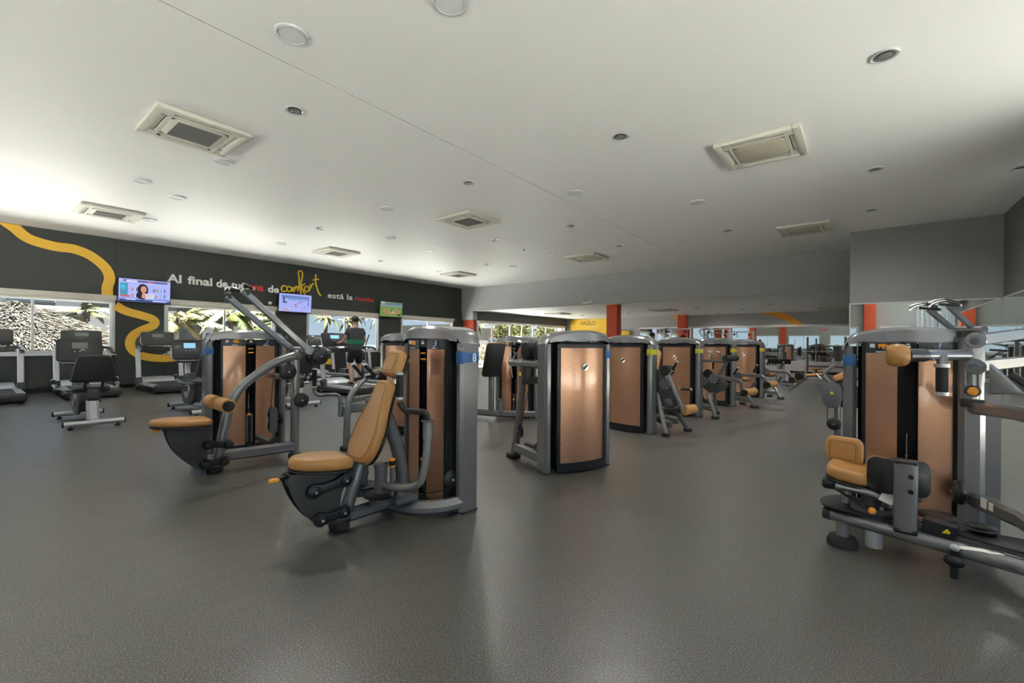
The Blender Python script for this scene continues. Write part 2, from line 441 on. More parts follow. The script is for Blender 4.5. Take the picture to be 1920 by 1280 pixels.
# the projecting box with its mirror
struct(B().box(((XBOX + XR) / 2, (YBOX + YS) / 2 + .15, (2.15 + ZC) / 2), (XR - XBOX, YS - YBOX + .3, ZC - 2.15)), 'wall_front_box', GREYW)
struct(B().box(((XBOX + XR) / 2, (YBOX + YS) / 2 + .17, 1.075), (XR - XBOX - .02, YS - YBOX + .28, 2.15)), 'wall_front_low', GREYW)
def mirror(name_label, c, d, along):
    r = B().box(c, d).build('wall_mirror', MIRROR); tag(r, name_label, 'mirror')
    return r
for k, (a, b) in enumerate(((XBOX, .6), (.602, 1.4), (1.402, XR - .01))):
    mirror(('left', 'middle', 'right')[k] + ' sheet of tall wall mirror under the grey boxed bulkhead', ((a + b) / 2, YBOX + .01, 1.08), (b - a, .012, 2.12), 'x')
tr = B().box(((XBOX + XR) / 2, YBOX + .003, 2.152), (XR - XBOX, .03, .02)).box((XBOX, YBOX + .003, 1.2), (.02, .03, 1.93))
struct(tr, 'trim_1', ALU)
for k in range(3):
    mirror('wall mirror sheet on the dark right wall, %s to the corner' % ('next', 'second', 'third')[k], (XR - .012, YBOX - .85 - 1.7 * k, 1.08), (.012, 1.696, 2.12), 'y')
struct(B().box((XR - .016, YBOX - 2.55, 2.152), (.03, 5.1, .02)), 'trim_2', ALU)

# grey beam over the opening to the low room
struct(B().box(((XL + XBOX) / 2, YS + .01, (2.695 + ZC + .1) / 2), (XBOX - XL + .1, .06, ZC + .1 - 2.695)).box(((XL - 14.05) / 2, YS + .14, 2.5), (-14.05 - XL, .28, .4)), 'wall_front', GREYB)

# low room: glazed left side
XG = -14.0
struct(B().box((XG - .2, (YS + YF) / 2 + .14, 2.5), (.4, YF - YS - .28, .44)), 'wall_left_low', GREYD)
struct(B().box((XG - .12, 22.95, 1.15), (.24, .24, 2.3)).box((XG - .3, YS + .18, 1.15), (.45, .1, 2.3)), 'trim_3', GREYD)
gy = [15.12, 16.1, 17.5, 18.5, 19.5, 20.75, 21.8, 22.75]
gf = struct(B().box((XG, 18.95, 2.24), (.09, 7.75, .09)).box((XG, 18.95, .03), (.09, 7.75, .06)), 'window_20', ALU)
for i, y in enumerate(gy): B().box((XG, y, 1.13), (.07, .05 if i not in (2, 6) else .11, 2.14)).build('mullion', ALU, gf)
for a, b in zip(gy, gy[1:]):
    B().box((XG, (a + b) / 2, 1.13), (.008, b - a - .05, 2.14)).build('pane', GLASS, gf)
for a, b in ((15.05, 17.5), (19.75, 22.7)): B().box((XG + .09, (a + b) / 2, 2.2), (.07, b - a, .11), bev=.02).build('blind_cassette', BLINDM, gf)

# far wall
struct(B().box(((XL + 6) / 2, YF + .1, 1.36), (6 - XL, .2, 2.75)), 'wall_front_far', mat('far_wall_grey', (.42, .42, .42), .6, noise=8, var=.03))
struct(B().box((-4.3, YF - .02, .3), (10.2, .05, .44)), 'trim_4', DWHITE)
struct(B().box((-4.3, YF - .03, .045), (10.2, .05, .09)), 'baseboard_front', BLK)
struct(B().box((-4.3, YF - .03, 2.085), (10.3, .07, .09), bev=.01), 'trim_5', mat('white_trim', (.85, .85, .83), .5, noise=9, var=.02))
mx = [-9.4, -7.3, -5.0, -2.6, -.2, .8]
for k in range(len(mx) - 1):
    w = ('leftmost', 'second', 'third', 'fourth', 'rightmost')[k]
    mirror('%s tall mirror sheet on the far wall of the low room' % w, ((mx[k] + mx[k + 1]) / 2, YF - .01, 1.28), (mx[k + 1] - mx[k] - .004, .012, 1.54), 'x')
yw = tag(B().box((-12.5, YF - .012, 2.18), (2.5, .02, .98)).build('yellow_wall_panel', YELP), 'yellow painted wall panel with large dark capital lettering', 'wall panel')
t1 = text_mesh('lettering', 'HAZLO', mat('dark_letter', (.12, .11, .1), .6, noise=40, var=.05), h=.24, w=.95, parent=yw, mtx=Matrix.Translation((-13.05, YF - .026, 2.33)) @ FRONT)
t2 = text_mesh('lettering', 'POSIBLE', mat('pale_letter', (.85, .72, .4), .6, noise=40, var=.05), h=.12, w=.65, bold=.01, parent=yw, mtx=Matrix.Translation((-12.55, YF - .026, 2.12)) @ FRONT)
tag(B().box((-10.6, YF - .06, 1.75), (1.3, .12, .42)).build('yellow_wall_panel', YELP), 'low yellow wall block to the right of the lettered yellow panel', 'wall panel')

def ribbon(name, pts, w, plane, off, m, label, zmax=None):
    P = smooth_path([V((p[0], p[1], 0)) for p in pts], 8); L_, R_ = [], []
    for i, p in enumerate(P):
        d = (P[min(i + 1, len(P) - 1)] - P[max(i - 1, 0)]).normalized(); nrm = V((-d.y, d.x, 0)) * w / 2
        L_.append(p + nrm); R_.append(p - nrm)
    cl = (lambda z: min(z, zmax)) if zmax else (lambda z: z)
    b = B(); n = len(P)
    def W(p, o): return (plane + o, p.x, cl(p.y)) if off == 'x' else (p.x, plane - o, cl(p.y))
    vs = [W(p, 0) for p in L_] + [W(p, 0) for p in R_] + [W(p, .02) for p in L_] + [W(p, .02) for p in R_]
    fs = []
    for i in range(n - 1):
        fs += [(2 * n + i, 2 * n + i + 1, 3 * n + i + 1, 3 * n + i), (i, n + i, n + i + 1, i + 1), (i, i + 1, 2 * n + i + 1, 2 * n + i), (n + i, 3 * n + i, 3 * n + i + 1, n + i + 1)]
    fs += [(0, 2 * n, 3 * n, n), (n - 1, 2 * n - 1, 4 * n - 1, 3 * n - 1)]
    b.add(vs, fs); o = b.build(name, m); tag(o, label, 'wall decoration'); return o
ribbon('wall_ribbon', [(.5, 3.95), (.78, 3.72), (1.02, 3.50), (1.41, 3.40), (1.75, 3.39), (2.05, 3.27), (2.3, 3.03), (2.39, 2.78), (2.35, 2.55), (2.35, 2.34)], .21, XL, 'x', RIBM, 'upper length of yellow wavy ribbon running down the charcoal wall to the window', ZC - .01)
ribbon('wall_ribbon', [(2.5, 2.1), (2.7, 1.97), (3.0, 1.88), (3.22, 1.8), (3.3, 1.7), (3.24, 1.6), (3.05, 1.5), (2.86, 1.35), (2.79, 1.15), (2.86, .95), (3.08, .8), (3.45, .74), (3.9, .76), (4.4, .78), (4.9, .7), (5.6, .6), (6.3, .75), (6.9, .83), (7.6, .62), (8.4, .5)], .2, XL, 'x', RIBM, 'lower length of yellow wavy ribbon under the first television')
ribbon('wall_ribbon', [(-3.75, 2.85), (-3.15, 2.7), (-2.55, 2.42), (-2.1, 2.08)], .28, YF, 'y', ORNM, 'orange painted arc above the far mirrors', ZF)
ribbon('wall_ribbon', [(-7.6, 2.66), (-7.1, 2.72), (-6.5, 2.8)], .16, YF, 'y', ORNM, 'small orange painted arc beside the red column at the far ceiling', ZF)

# painted slogan
WTXT = mat('white_wall_letters', (.93, .93, .89), .5, noise=30, var=.03); RTXT = mat('red_wall_letters', (.72, .05, .04), .5, noise=30, var=.03)
YTXT = mat('yellow_wall_letters', (1, .66, .04), .5, noise=30, var=.03)
def wall_text(txt, y, z, h, w, m, label, bold=.03):
    o = text_mesh('wall_lettering', txt, m, h=h, w=w, bold=bold, mtx=Matrix.Translation((XL + .006, y, z)) @ WALLX)
    tag(o, label, 'lettering', None)
wall_text('Al', 3.55, 2.815, .225, .33, WTXT, 'white word Al that opens the slogan on the charcoal wall')
wall_text('final', 4.02, 2.815, .225, .60, WTXT, 'white word final in the wall slogan')
wall_text('de', 4.72, 2.805, .225, .30, WTXT, 'first white word de, right after final, in the wall slogan')
wall_text('tu', 5.11, 2.80, .19, .24, WTXT, 'white word tu before the red word in the wall slogan')
wall_text('zona', 5.43, 2.80, .155, .6, RTXT, 'red word zona in the wall slogan')
wall_text('de', 6.15, 2.79, .22, .34, WTXT, 'second white word de, before the yellow script word')
wall_text('está la', 8.15, 2.78, .19, .98, WTXT, 'white words está la after the yellow script word', .015)
wall_text('meta', 9.24, 2.775, .15, .80, RTXT, 'red word meta that ends the wall slogan', .015)
def script_word():
    c = B()
    S_ = {'c': [(.24, .33), (.1, .36), (.02, .2), (.06, .04), (.25, .06)],
          'o': [(.42, .3), (.33, .36), (.27, .2), (.33, .06), (.45, .1), (.5, .25), (.42, .34)],
          'n': [(.55, .05), (.58, .36), (.6, .1), (.68, .38), (.76, .34), (.79, .12)],
          'f': [(.79, .12), (.84, .5), (.84, .95), (.8, 1.28), (.9, 1.38), (1.0, 1.28), (.99, .95), (.92, .55), (.92, .1), (.98, -.12)],
          'f2': [(.78, .4), (.98, .5), (1.13, .62)], 'f3': [(.95, .42), (1.1, .02), (1.26, -.14)],
          'o2': [(1.28, .45), (1.16, .46), (1.11, .3), (1.17, .14), (1.29, .2), (1.33, .38), (1.26, .48)],
          'r': [(1.36, .2), (1.4, .62), (1.42, .4), (1.5, .66), (1.6, .68)],
          't': [(1.68, 1.3), (1.66, .9), (1.72, .5), (1.84, .12), (1.94, -.02)], 't2': [(1.52, .9), (1.7, .98), (1.84, 1.0)]}
    for k, p in S_.items():
        pts = smooth_path([V((0, x * .695, y * .55)) for x, y in p], 5)
        c.sweep(pts, [(.022, -.008), (.022, .008), (-.022, .008), (-.022, -.008)], up=(1, 0, 0))
    o = c.build('wall_lettering', YTXT); o.location = (XL + .012, 6.55, 2.84); tag(o, 'yellow handwritten word confort in the wall slogan', 'lettering')
script_word()
o = text_mesh('wall_lettering', 'HOY', RTXT, h=.2, w=.7, bold=.03, mtx=Matrix.Translation((-2.4, YB + .01, 2.62)) @ Matrix(((-1, 0, 0, 0), (0, 0, 1, 0), (0, 1, 0, 0), (0, 0, 0, 1))))
tag(o, 'red word on the back wall, seen reversed in the far mirrors', 'lettering')

# red columns
def column(x, y, w, d, z0, z1, label, cap=True):
    c = tag(B().box((0, 0, (z0 + z1) / 2), (w, d, z1 - z0), bev=.012).build('red_column', REDP, loc=(x, y, 0)), label, 'column', None)
    if cap:
        B().box((0, 0, z1 - .03), (w + .012, d + .012, .035)).build('yellow_band', YELP, c)
column(-7.28, 15.35, .42, .38, 0, 2.72, 'square red column under the grey beam, left of the bronze towers')
column(-7.0, 22.6, .4, .36, 0, 2.72, 'square red column against the far mirrors', False)
column(-14.42, 15.05, .66, .3, 0, 2.3, 'broad red column at the corner beside the glazed wall', False)
for x, lb in ((.36, 'broad red column on the back wall behind the torso machine, seen in the mirror'), (-6.0, 'red column on the back wall, seen in the far mirror nearest its right end'), (-8.7, 'red column on the back wall with a hanging cord, seen in the far mirror'), (-11.1, 'leftmost red column on the back wall, seen in the far mirror')):
    column(x, YB + .16, .5, .3, 0, ZC, lb, False)

# ---------------------------------------------------------------- ceiling fittings
CREAM = mat('cassette_cream', (.62, .6, .53), .5, noise=40, var=.04); CREAMD = mat('aged_cassette_panel', (.5, .47, .36), .55, noise=6, var=.08)
DKG = mat('vent_shadow', (.02, .02, .02), .8, noise=20, var=.1)
def cassette(x, y, z, label, aged=False, proto=[None, None]):
    k = 1 if aged else 0
    if proto[k]: return dup(proto[k], (x, y, z), label=label)
    t = thing('ceiling_air_conditioner', label, 'air conditioner', (x, y, z), 0, 'square air conditioning cassettes in the ceiling')
    f = B()
    for sx in (-1, 1):
        f.box((sx * .43, 0, -.03), (.09, .95, .055), bev=.012); f.box((0, sx * .43, -.03), (.77, .09, .055), bev=.012)
        f.box((sx * .31, 0, -.04), (.035, .62, .03)); f.box((0, sx * .31, -.04), (.62, .035, .03))
    for sx in (-1, 1):
        for sy in (-1, 1): f.box((sx * .345, sy * .345, -.032), (.11, .11, .04))
    f.build('frame', CREAM, t)
    B().box((0, 0, -.012), (.78, .78, .012)).build('recess', DKG, t)
    B().prism([(-.29, -.2), (-.2, -.29), (.2, -.29), (.29, -.2), (.29, .2), (.2, .29), (-.2, .29), (-.29, .2)], (0, 0, -.045), (1, 0, 0), (0, 1, 0), .03, .008).build('grille_panel', CREAMD if aged else CREAM, t)
    if not aged:
        gr = B()
        for i in range(26): gr.box((-.225 + i * .018, 0, -.064), (.007, .44, .008))
        gr.build('grille_slats', mat('grille_grey', (.16, .16, .155), .6, noise=30, var=.05), t, kind='stuff')
    for a in range(4):
        c, s_ = math.cos(a * PI / 2), math.sin(a * PI / 2)
        d = (.05, .5, .008) if a % 2 == 0 else (.5, .05, .008)
        B().box((.365 * c, .365 * s_, -.04), d, r=(0, 18 * c, 0) if a % 2 == 0 else (-18 * s_, 0, 0)).build('flap', CREAM, t)
    proto[k] = t
    return t
for (x, y, n, aged) in ((-1.03, 6.5, 'nearest one on the right, with an aged yellow panel', True), (-.98, 11.5, 'farther one on the right, near the grey bulkhead', True), (-6.39, 1.8, 'nearest one on the left with a slatted grille', False),
                        (-11.8, 1.9, 'one near the charcoal wall above the first window', False), (-6.4, 6.6, 'middle one of its row over the machine floor', False), (-11.7, 6.7, 'one by the charcoal wall above the slogan', False),
                        (-11.75, 11.6, 'far left one near the end of the charcoal wall', False), (-6.35, 11.55, 'middle one nearest the grey beam', True)):
    cassette(x, y, ZC, 'square ceiling air conditioner cassette, ' + n, aged)
cassette(-6.6, 18.7, ZF, 'square ceiling air conditioner cassette in the low room by the red column', True)
cassette(-.85, 21.5, ZF, 'square ceiling air conditioner cassette in the low room, rightmost', True)
cassette(-11.6, 18.2, ZF, 'square ceiling air conditioner cassette in the low room, leftmost', True)

LENS = mat('lamp_lens', (.25, .25, .24), .25, .3, .5, noise=20, var=.1); DISC = mat('white_disc_cover', (.72, .73, .74), .5, noise=20, var=.03)
lamp_l = bpy.data.lights.new('lamp_fill', 'SPOT'); lamp_l.energy = LAMP_W; lamp_l.spot_size = math.radians(165); lamp_l.spot_blend = 1; lamp_l.shadow_soft_size = .08; lamp_l.color = (1, .97, .92)  # added fill spots; the ceiling lamps themselves look switched off
def downlight(x, y, z, label, proto=[None]):
    if proto[0]: t = dup(proto[0], (x, y, z), label=label)
    else:
        t = thing('recessed_ceiling_lamp', label, 'ceiling lamp', (x, y, z), 0, 'recessed ceiling lamps with chrome reflectors')
        B().lathe([(.075, .004), (.1, 0), (.108, -.008), (.1, -.014), (.082, -.01), (.078, 0), (.06, .03)], (0, 0, 0), n=28).build('rim', ALU, t)
        B().lathe([(.082, -.009), (.07, .0), (.04, -.002), (0, -.004)], (0, 0, 0), n=24).build('reflector', CHROME, t)
        B().lathe([(.052, -.006), (.03, -.01), (0, -.012)], (0, 0, 0), n=20).build('lens', LENS, t)
        proto[0] = t
    l = bpy.data.objects.new('lamp_fill', lamp_l); COL.objects.link(l); l.parent = t; l.location = (0, 0, -.03)
    return t
gx = {.15: 'rightmost lengthwise row', -2.35: 'second row from the right', -4.95: 'third row from the right', -7.13: 'fourth row from the right', -9.58: 'fifth row from the right', -11.87: 'row nearest the charcoal wall'}
rowy = {2.33: 'nearest the viewer', 5.1: 'second crosswise line', 8.3: 'third crosswise line', 10.75: 'crosswise line nearest the grey beam'}
skip = {(-2.35, 2.33), (-7.13, 2.33), (-9.58, 2.33), (-11.87, 2.33), (-2.35, 8.3), (-11.87, 5.1), (-7.13, 5.1)}
for x, rx in gx.items():
    for y, ry in rowy.items():
        if (x, y) in skip or (x, y) == (.15, 2.33): continue
        downlight(x, y, ZC, 'recessed round ceiling lamp, %s, %s' % (rx, ry))
downlight(1.79, 9.48, ZC, 'recessed round ceiling lamp at the right edge near the dark wall')
for x, y, n in ((-8.69, 19.95, 'above the yellow block'), (-5.15, 18.36, 'just past the grey beam, centre'), (-5.15, 21.81, 'near the far mirrors, centre'), (-2.57, 18.19, 'just past the grey beam on the right'), (-2.51, 21.69, 'near the far mirrors on the right'), (-12.57, 17.46, 'near the glazed wall'), (-11.37, 20.2, 'in front of the yellow lettered panel')):
    downlight(x, y, ZF, 'recessed round lamp in the low room, ' + n)
def disc(x, y, z, label, proto=[None]):
    if proto[0]: return dup(proto[0], (x, y, z), label=label)
    t = thing('ceiling_disc_cover', label, 'ceiling cover', (x, y, z), 0, 'white disc covers in the ceiling')
    B().lathe([(.128, 0), (.126, -.014), (.11, -.022), (.104, -.016)], (0, 0, 0), n=30).build('rim', ALU, t)
    B().lathe([(.108, -.014), (.06, -.018), (0, -.019)], (0, 0, 0), n=30).build('cover', DISC, t)
    proto[0] = t; return t
for x, y, n in ((-3.75, 1.73, 'largest one, near the top edge'), (-2.45, 2.31, 'one cut by the top edge of the view'), (-7.15, 2.37, 'one beside the nearest left air conditioner'), (-9.06, 1.85, 'one in the left half below the near air conditioner'), (-9.58, 2.45, 'one right beside its twin at far left'),
                (-7.13, 5.11, 'one before the middle air conditioner'), (-3.82, 6.54, 'one right of the ceiling joint'), (-2.32, 8.28, 'one between the two right air conditioners'), (-9.03, 6.6, 'above the second television'),
                (-11.89, 5.27, 'one above the slogan'), (-3.66, 11.44, 'one near the grey beam right of the joint'), (-11.83, 2.54, 'one touching the farther left air conditioner'), (-9.09, 11.51, 'one near the grey beam on the left'), (-3.86, 20.15, 'one in the low room')):
    disc(x, y, ZC if y < 15 else ZF, 'white ceiling disc cover, ' + n)
sd = thing('smoke_detector', 'small white smoke detector hanging from the ceiling before the grey beam', 'detector', (-7.1, 9.44, ZC))
B().lathe([(0, 0), (.055, 0), (.055, -.02), (.03, -.035), (.03, -.06), (0, -.062)]).build('housing', DISC, sd)
B().lathe([(.03, -.06), (.02, -.075), (0, -.078)]).build('sensor', GREYP, sd)
em = thing('emergency_light', 'twin head white emergency light on the grey beam', 'emergency light', (-8.1, YS - .02, 2.84))
B().box((0, -.02, -.06), (.45, .05, .07), bev=.01).build('housing', DISC, em)
for s_ in (-1, 1):
    h = B().cyl((s_ * .16, -.03, .0), (s_ * .16 - .05, -.12, -.03), .05, .06, 14).build('lamp_head', DISC, em)
    B().cyl((s_ * .16 - .05, -.12, -.03), (s_ * .16 - .052, -.125, -.031), .052, n=14).build('lens', LENS, h)
    B().cyl((s_ * .16 + .02, -.03, -.04), (s_ * .16 - .06, -.05, .07), .008, n=6).build('bracket', GREYP, em)

# ================================================================ weight machines
def curve_panel(b, x0, x1, z0, z1, yf, t, n=10, ztop=None):
    """upright panel that follows y = yf(x); thickness t towards +"""
    vs = []
    for i in range(n + 1):
        x = x0 + (x1 - x0) * i / n; y = yf(x); zt = ztop(x) if ztop else z1
        vs += [(x, y, z0), (x, y, zt), (x, y + t, zt), (x, y + t, z0)]
    fs = []
    for i in range(n):
        a, c = 4 * i, 4 * i + 4
        for k in range(4): fs.append((a + k, a + (k + 1) % 4, c + (k + 1) % 4, c + k))
    fs += [(0, 1, 2, 3), (4 * n + 3, 4 * n + 2, 4 * n + 1, 4 * n)]
    return b.add(vs, fs, True)

_TW = {}
def shared(key, fn, parent):
    """build a part once, afterwards hang a copy that shares its mesh under the new parent"""
    if key in _TW:
        for o in _TW[key]:
            c = o.copy(); COL.objects.link(c); c.parent = parent; c.rotation_euler = (0, 0, 0)
            for g_ in list(o.children):
                d_ = g_.copy(); COL.objects.link(d_); d_.parent = c
        return
    before = set(COL.objects); fn(); _TW[key] = [o for o in COL.objects if o not in before and o.parent == parent]

def tower(P, W=.77, band=BLUEB, number=None, pin=.36, ind=2, bside=-1):
    """weight tower: two uprights, arched cap, copper shrouds in front, one curved copper panel behind"""
    H_ = W / 2; U = .078; D = .165; gap = .05 if W > .7 else .03
    sx = H_ - U - gap                      # half width of the shroud
    yf = lambda x: -(.085 + .075 * (1 - (x / H_) ** 2)); yb = lambda x: .075 + .095 * (1 - (x / H_) ** 2)
    def mk():
        for s in (-1, 1):
            c = s * (H_ - U / 2); b = B(); q = .022
            pl = [(-U / 2 + q, -D / 2), (U / 2 - q, -D / 2), (U / 2, -D / 2 + q), (U / 2, D / 2 - q), (U / 2 - q, D / 2), (-U / 2 + q, D / 2), (-U / 2, D / 2 - q), (-U / 2, -D / 2 + q)]
            b.sweep([(c, 0, .012), (c, 0, 1.2)], [(-x, y) for x, y in pl], up=(0, 1, 0), smooth=False)
            b.build('upright', GUN, P)
            B().box((c, 0, .006), (U * .9, D * .9, .012)).build('foot_plate', RUB, P)
        cap = B(); n = 22; rings = []
        for i in range(n + 1):
            u = -1 + 2 * i / n; x = u * (H_ + .004); k = 1 - u * u
            sh = .075 * (max(0, abs(u) - .8) / .2) ** 2.2
            zt = 1.262 + .07 * k ** .8 - sh; zb = 1.2 + .035 * min(1, k * 1.6); a_, c_ = yf(x) - .008, yb(x) + .008; q = .022
            rings.append([(x, a_, zb), (x, a_, zt - q), (x, a_ + q, zt), (x, c_ - q, zt), (x, c_, zt - q), (x, c_, zb)])
        vs = [p for r in rings for p in r]; fs = [(6 * i + k, 6 * i + (k + 1) % 6, 6 * i + 6 + (k + 1) % 6, 6 * i + 6 + k) for i in range(n) for k in range(6)]
        cap.add(vs, fs, True); cap.add(rings[0], [(5, 4, 3, 2, 1, 0)]); cap.add(rings[-1], [(0, 1, 2, 3, 4, 5)]); cap.build('top_cap', GUNL, P)
        ys = lambda x: yf(x) + .012
        co = B(); co.box((0, .02, .64), (2 * sx, .1, 1.16))
        for s in (-1, 1): co.box((s * (sx - .005), -.045, .64), (.018, .11, 1.16)); co.box((s * .05, -.07, .62), (.006, .1, 1.1))
        co.box((0, -.055, .04), (2 * sx, .13, .05)); co.build('inner_housing', BLKM, P)
        for s in (-1, 1):
            a, c = (.052, sx - .02) if s > 0 else (-sx + .02, -.052)
            curve_panel(B(), a, c, .06, 1.155, ys, .006).build('copper_shroud', COP, P)
            pl = curve_panel(B(), a, c, 1.157, 1.228, lambda x: ys(x) - .002, .01).build('placard', SLATE, P)
            m = (a + c) / 2; y = ys(m) - .006
            if s < 0:
                B().box((a + .035, ys(a + .035) - .005, 1.205), (.028, .004, .028)).build('white_square', WHT, pl)
                B().prism([(-.03, .015), (0, .02), (.03, .01), (.025, -.02), (.01, 0), (0, -.022), (-.012, 0), (-.024, -.014)], (m + .01, y - .002, 1.2), (1, 0, 0), (0, 0, 1), .004).build('muscle_symbol', ORG, pl)
            else:
                f = B(); f.prism(circ(.007, 10), (m + .02, y - .002, 1.217), (1, 0, 0), (0, 0, 1), .003)
                f.tube([(m + .02, y, 1.21), (m + .015, y, 1.185), (m - .01, y, 1.18), (m - .015, y, 1.165)], .005, 6).tube([(m + .02, y, 1.205), (m - .008, y, 1.2)], .0035, 6)
                f.build('figure_symbol', mat('pale_blue_print', (.3, .4, .6), .5, noise=30, var=.04), pl)
            B().box((m, y - .001, 1.163), (.06, .003, .006)).build('caption_line', WHT, pl)
            curve_panel(B(), (sx - .02) * s if s > 0 else -sx, sx if s > 0 else (-sx + .02), .05, 1.23, lambda x: yf(x) + .008, .02, 3).build('edge_trim', BLK, P)
        curve_panel(B(), -sx, sx, .02, .058, lambda x: yf(x) + .004, .06).build('base_plinth', BLK, P)
        B().box((0, yf(0) + .016, 1.2), (.088, .008, .06)).build('slot_header', BLK, P)
        hd = B().box((0, yf(0) + .01, 1.2), (.028, .004, .012)).box((0, yf(0) + .01, 1.215), (.018, .004, .008)).build('white_mark', WHT, P); hd['kind'] = 'stuff'
        ws = B()
        for i in range(17): ws.box((0, -.075, .075 + i * .0195), (.078, .075, .0172))
        w = ws.build('weight_stack', STEEL, P, kind='stuff')
        nm = B()
        for i in range(16):
            nm.box((-.025, -.114, .085 + i * .0195), (.014, .002, .006)).box((.027, -.114, .085 + i * .0195), (.009, .002, .007))
        nm.build('stack_numbers', WHT, w, kind='stuff')
        B().cyl((.0, -.09, .4), (0, -.09, .62), .004, n=8).cyl((.0, -.09, .46), (0, -.09, .475), .008, n=8).build('stack_cable', CHROME, P)
        # back side
        yb2 = lambda x: yb(x) - .012; bx = sx - .008
        B().box((0, .085, .63), (2 * sx, .06, 1.18)).build('back_housing', BLKM, P)
        fr = B(); top = lambda x: 1.2 - .02 * (x / sx) ** 2
        curve_panel(fr, -bx - .03, -bx, .02, 1.2, lambda x: yb(x) - .03, .03, 3); curve_panel(fr, bx, bx + .03, .02, 1.2, lambda x: yb(x) - .03, .03, 3)
        curve_panel(fr, -bx, bx, 1.165, 1.2, lambda x: yb(x) - .03, .03); curve_panel(fr, -bx, bx, .02, .1, lambda x: yb(x) - .03, .032)
        fr.build('back_frame', BLK, P)
        curve_panel(B(), -bx, bx, .1, 1.166, lambda x: yb2(x) - .004, .008).build('copper_back_panel', COP, P)
        y = yb(0) - .006
        lg = B().cyl((0, y, .985), (0, y + .008, .985), .034, n=24).build('round_emblem', CHROME, P)
        B().prism([(-.028, -.012), (-.012, -.026), (.006, -.004), (.022, .004), (.026, .012), (.012, .027), (.0, .012), (-.02, .006)], (0, y + .009, .985), (-1, 0, 0), (0, 0, 1), .003).build('emblem_mark', BLK, lg)
    shared(('tower', W), mk, P)
    def bd():
        for s in (bside,): B().box((s * (H_ - U / 2), 0, 1.1), (U + .003, D + .003, .105), bev=.021).build('colour_band', band, P)
    shared(('band', W, band.name, bside), bd, P)
    def pn():
        B().cyl((-.008, -.11, pin), (-.008, -.15, pin), .012, .014, n=12).build('selector_pin', ORG, P)
    shared(('pin', pin), pn, P)
    for k in range(ind):
        shared(('ind', k), lambda: B().box((0, yf(0) + .014, 1.125 - k * .045), (.058, .012, .013), bev=.006).build('orange_indicator', ORG, P), P)
    if number:
        text_mesh('band_number', number, WHT, h=.062, w=.036, depth=.003, bold=.03, parent=P, mtx=Matrix.Translation((H_ + .002, .012, 1.07)) @ RIGHTF)

def foot(b_parent, x, y, r=.06, h=.045, m=RUB, rz=0):
    return B().prism(rrect(r * 2, r * 1.7, r * .7), (x, y, h / 2), (1, 0, 0), (0, 1, 0), h, .01).build('rubber_foot', m, b_parent)
def pulley(P, c, ax, r=.07, t=.035, name='pulley'):
    o = B().disc(c, ax, r, t).build(name, BLK, P)
    a = V(ax).normalized() * (t * .64)
    B().cyl(V(c) - a * 1.14, V(c) + a * 1.14, .008, n=10).build('bolt', SILV, o)
    return o
def grip(P, a, b_, r=.02):
    """rubber hand grip with metal end caps"""
    a, b_ = V(a), V(b_); d = (b_ - a).normalized()
    o = B().cyl(a, b_, r, n=16).build('hand_grip', FOAM, P)
    B().cyl(b_ - d * .004, b_ + d * .012, r * 1.16, r, n=16).build('grip_cap', SILV, o)
    B().cyl(a - d * .01, a + d * .003, r * 1.12, n=16).build('grip_collar', SILV, o)
    return o
def pad(P, outline, o, ux, uy, t, m=TAN, bev=.024, name='pad', back=True, seam=False):
    ux, uy = V(ux).normalized(), V(uy).normalized(); n = ux.cross(uy)
    q = B().prism(outline, V(o), ux, uy, t, bev, 4).build(name, m, P)
    if seam:
        k = t / 2 + .0004; L = len(outline); sg = 1 if area(outline) > 0 else -1; pts = []
        for i in range(L + 1):
            p = outline[i % L]; a = outline[i % L - 1]; c = outline[(i + 1) % L]; tx, ty = c[0] - a[0], c[1] - a[1]; l = (math.hypot(tx, ty) or 1) * sg
            pts.append(V(o) + ux * (p[0] - ty / l * bev * 1.15) + uy * (p[1] + tx / l * bev * 1.15) + n * k)
        B().tube(pts, .0013, 5).build('seam', SEAM, q)
    if back:
        B().prism([(x * .99, y * .99) for x, y in outline], V(o) - n * (t / 2 + .006), ux, uy, .016, .006).build('backing_board', BLK, q)
    return q
def link(P, a, b_, ax, r=.045, t=.04):
    """dog-bone linkage of the seat carriage"""
    a, b_ = V(a), V(b_); d = (b_ - a); L_ = d.length; ux = d.normalized(); uy = V(ax).normalized().cross(ux).normalized()
    pl = []
    for i in range(13): 
        t_ = PI / 2 + PI * i / 12; pl.append((r * math.cos(t_), r * math.sin(t_)))
    pl += [(L_ * .3, -r * .62), (L_ * .7, -r * .62)]
    for i in range(13):
        t_ = -PI / 2 + PI * i / 12; pl.append((L_ + r * math.cos(t_), r * math.sin(t_)))
    pl += [(L_ * .7, r * .62), (L_ * .3, r * .62)]
    o = B().prism(pl, a, ux, uy, t, .01).build('carriage_link', BLK, P)
    n = ux.cross(uy) * (t / 2)
    for p in (a, b_): B().disc(p - n * .4, n, r * .86, t * 1.7, 18).build('link_cap', BLK, o)
    for p in (a, b_): B().cyl(p - n * 1.9, p + n * 1.9, .008, n=8).build('link_bolt', SILV, o)
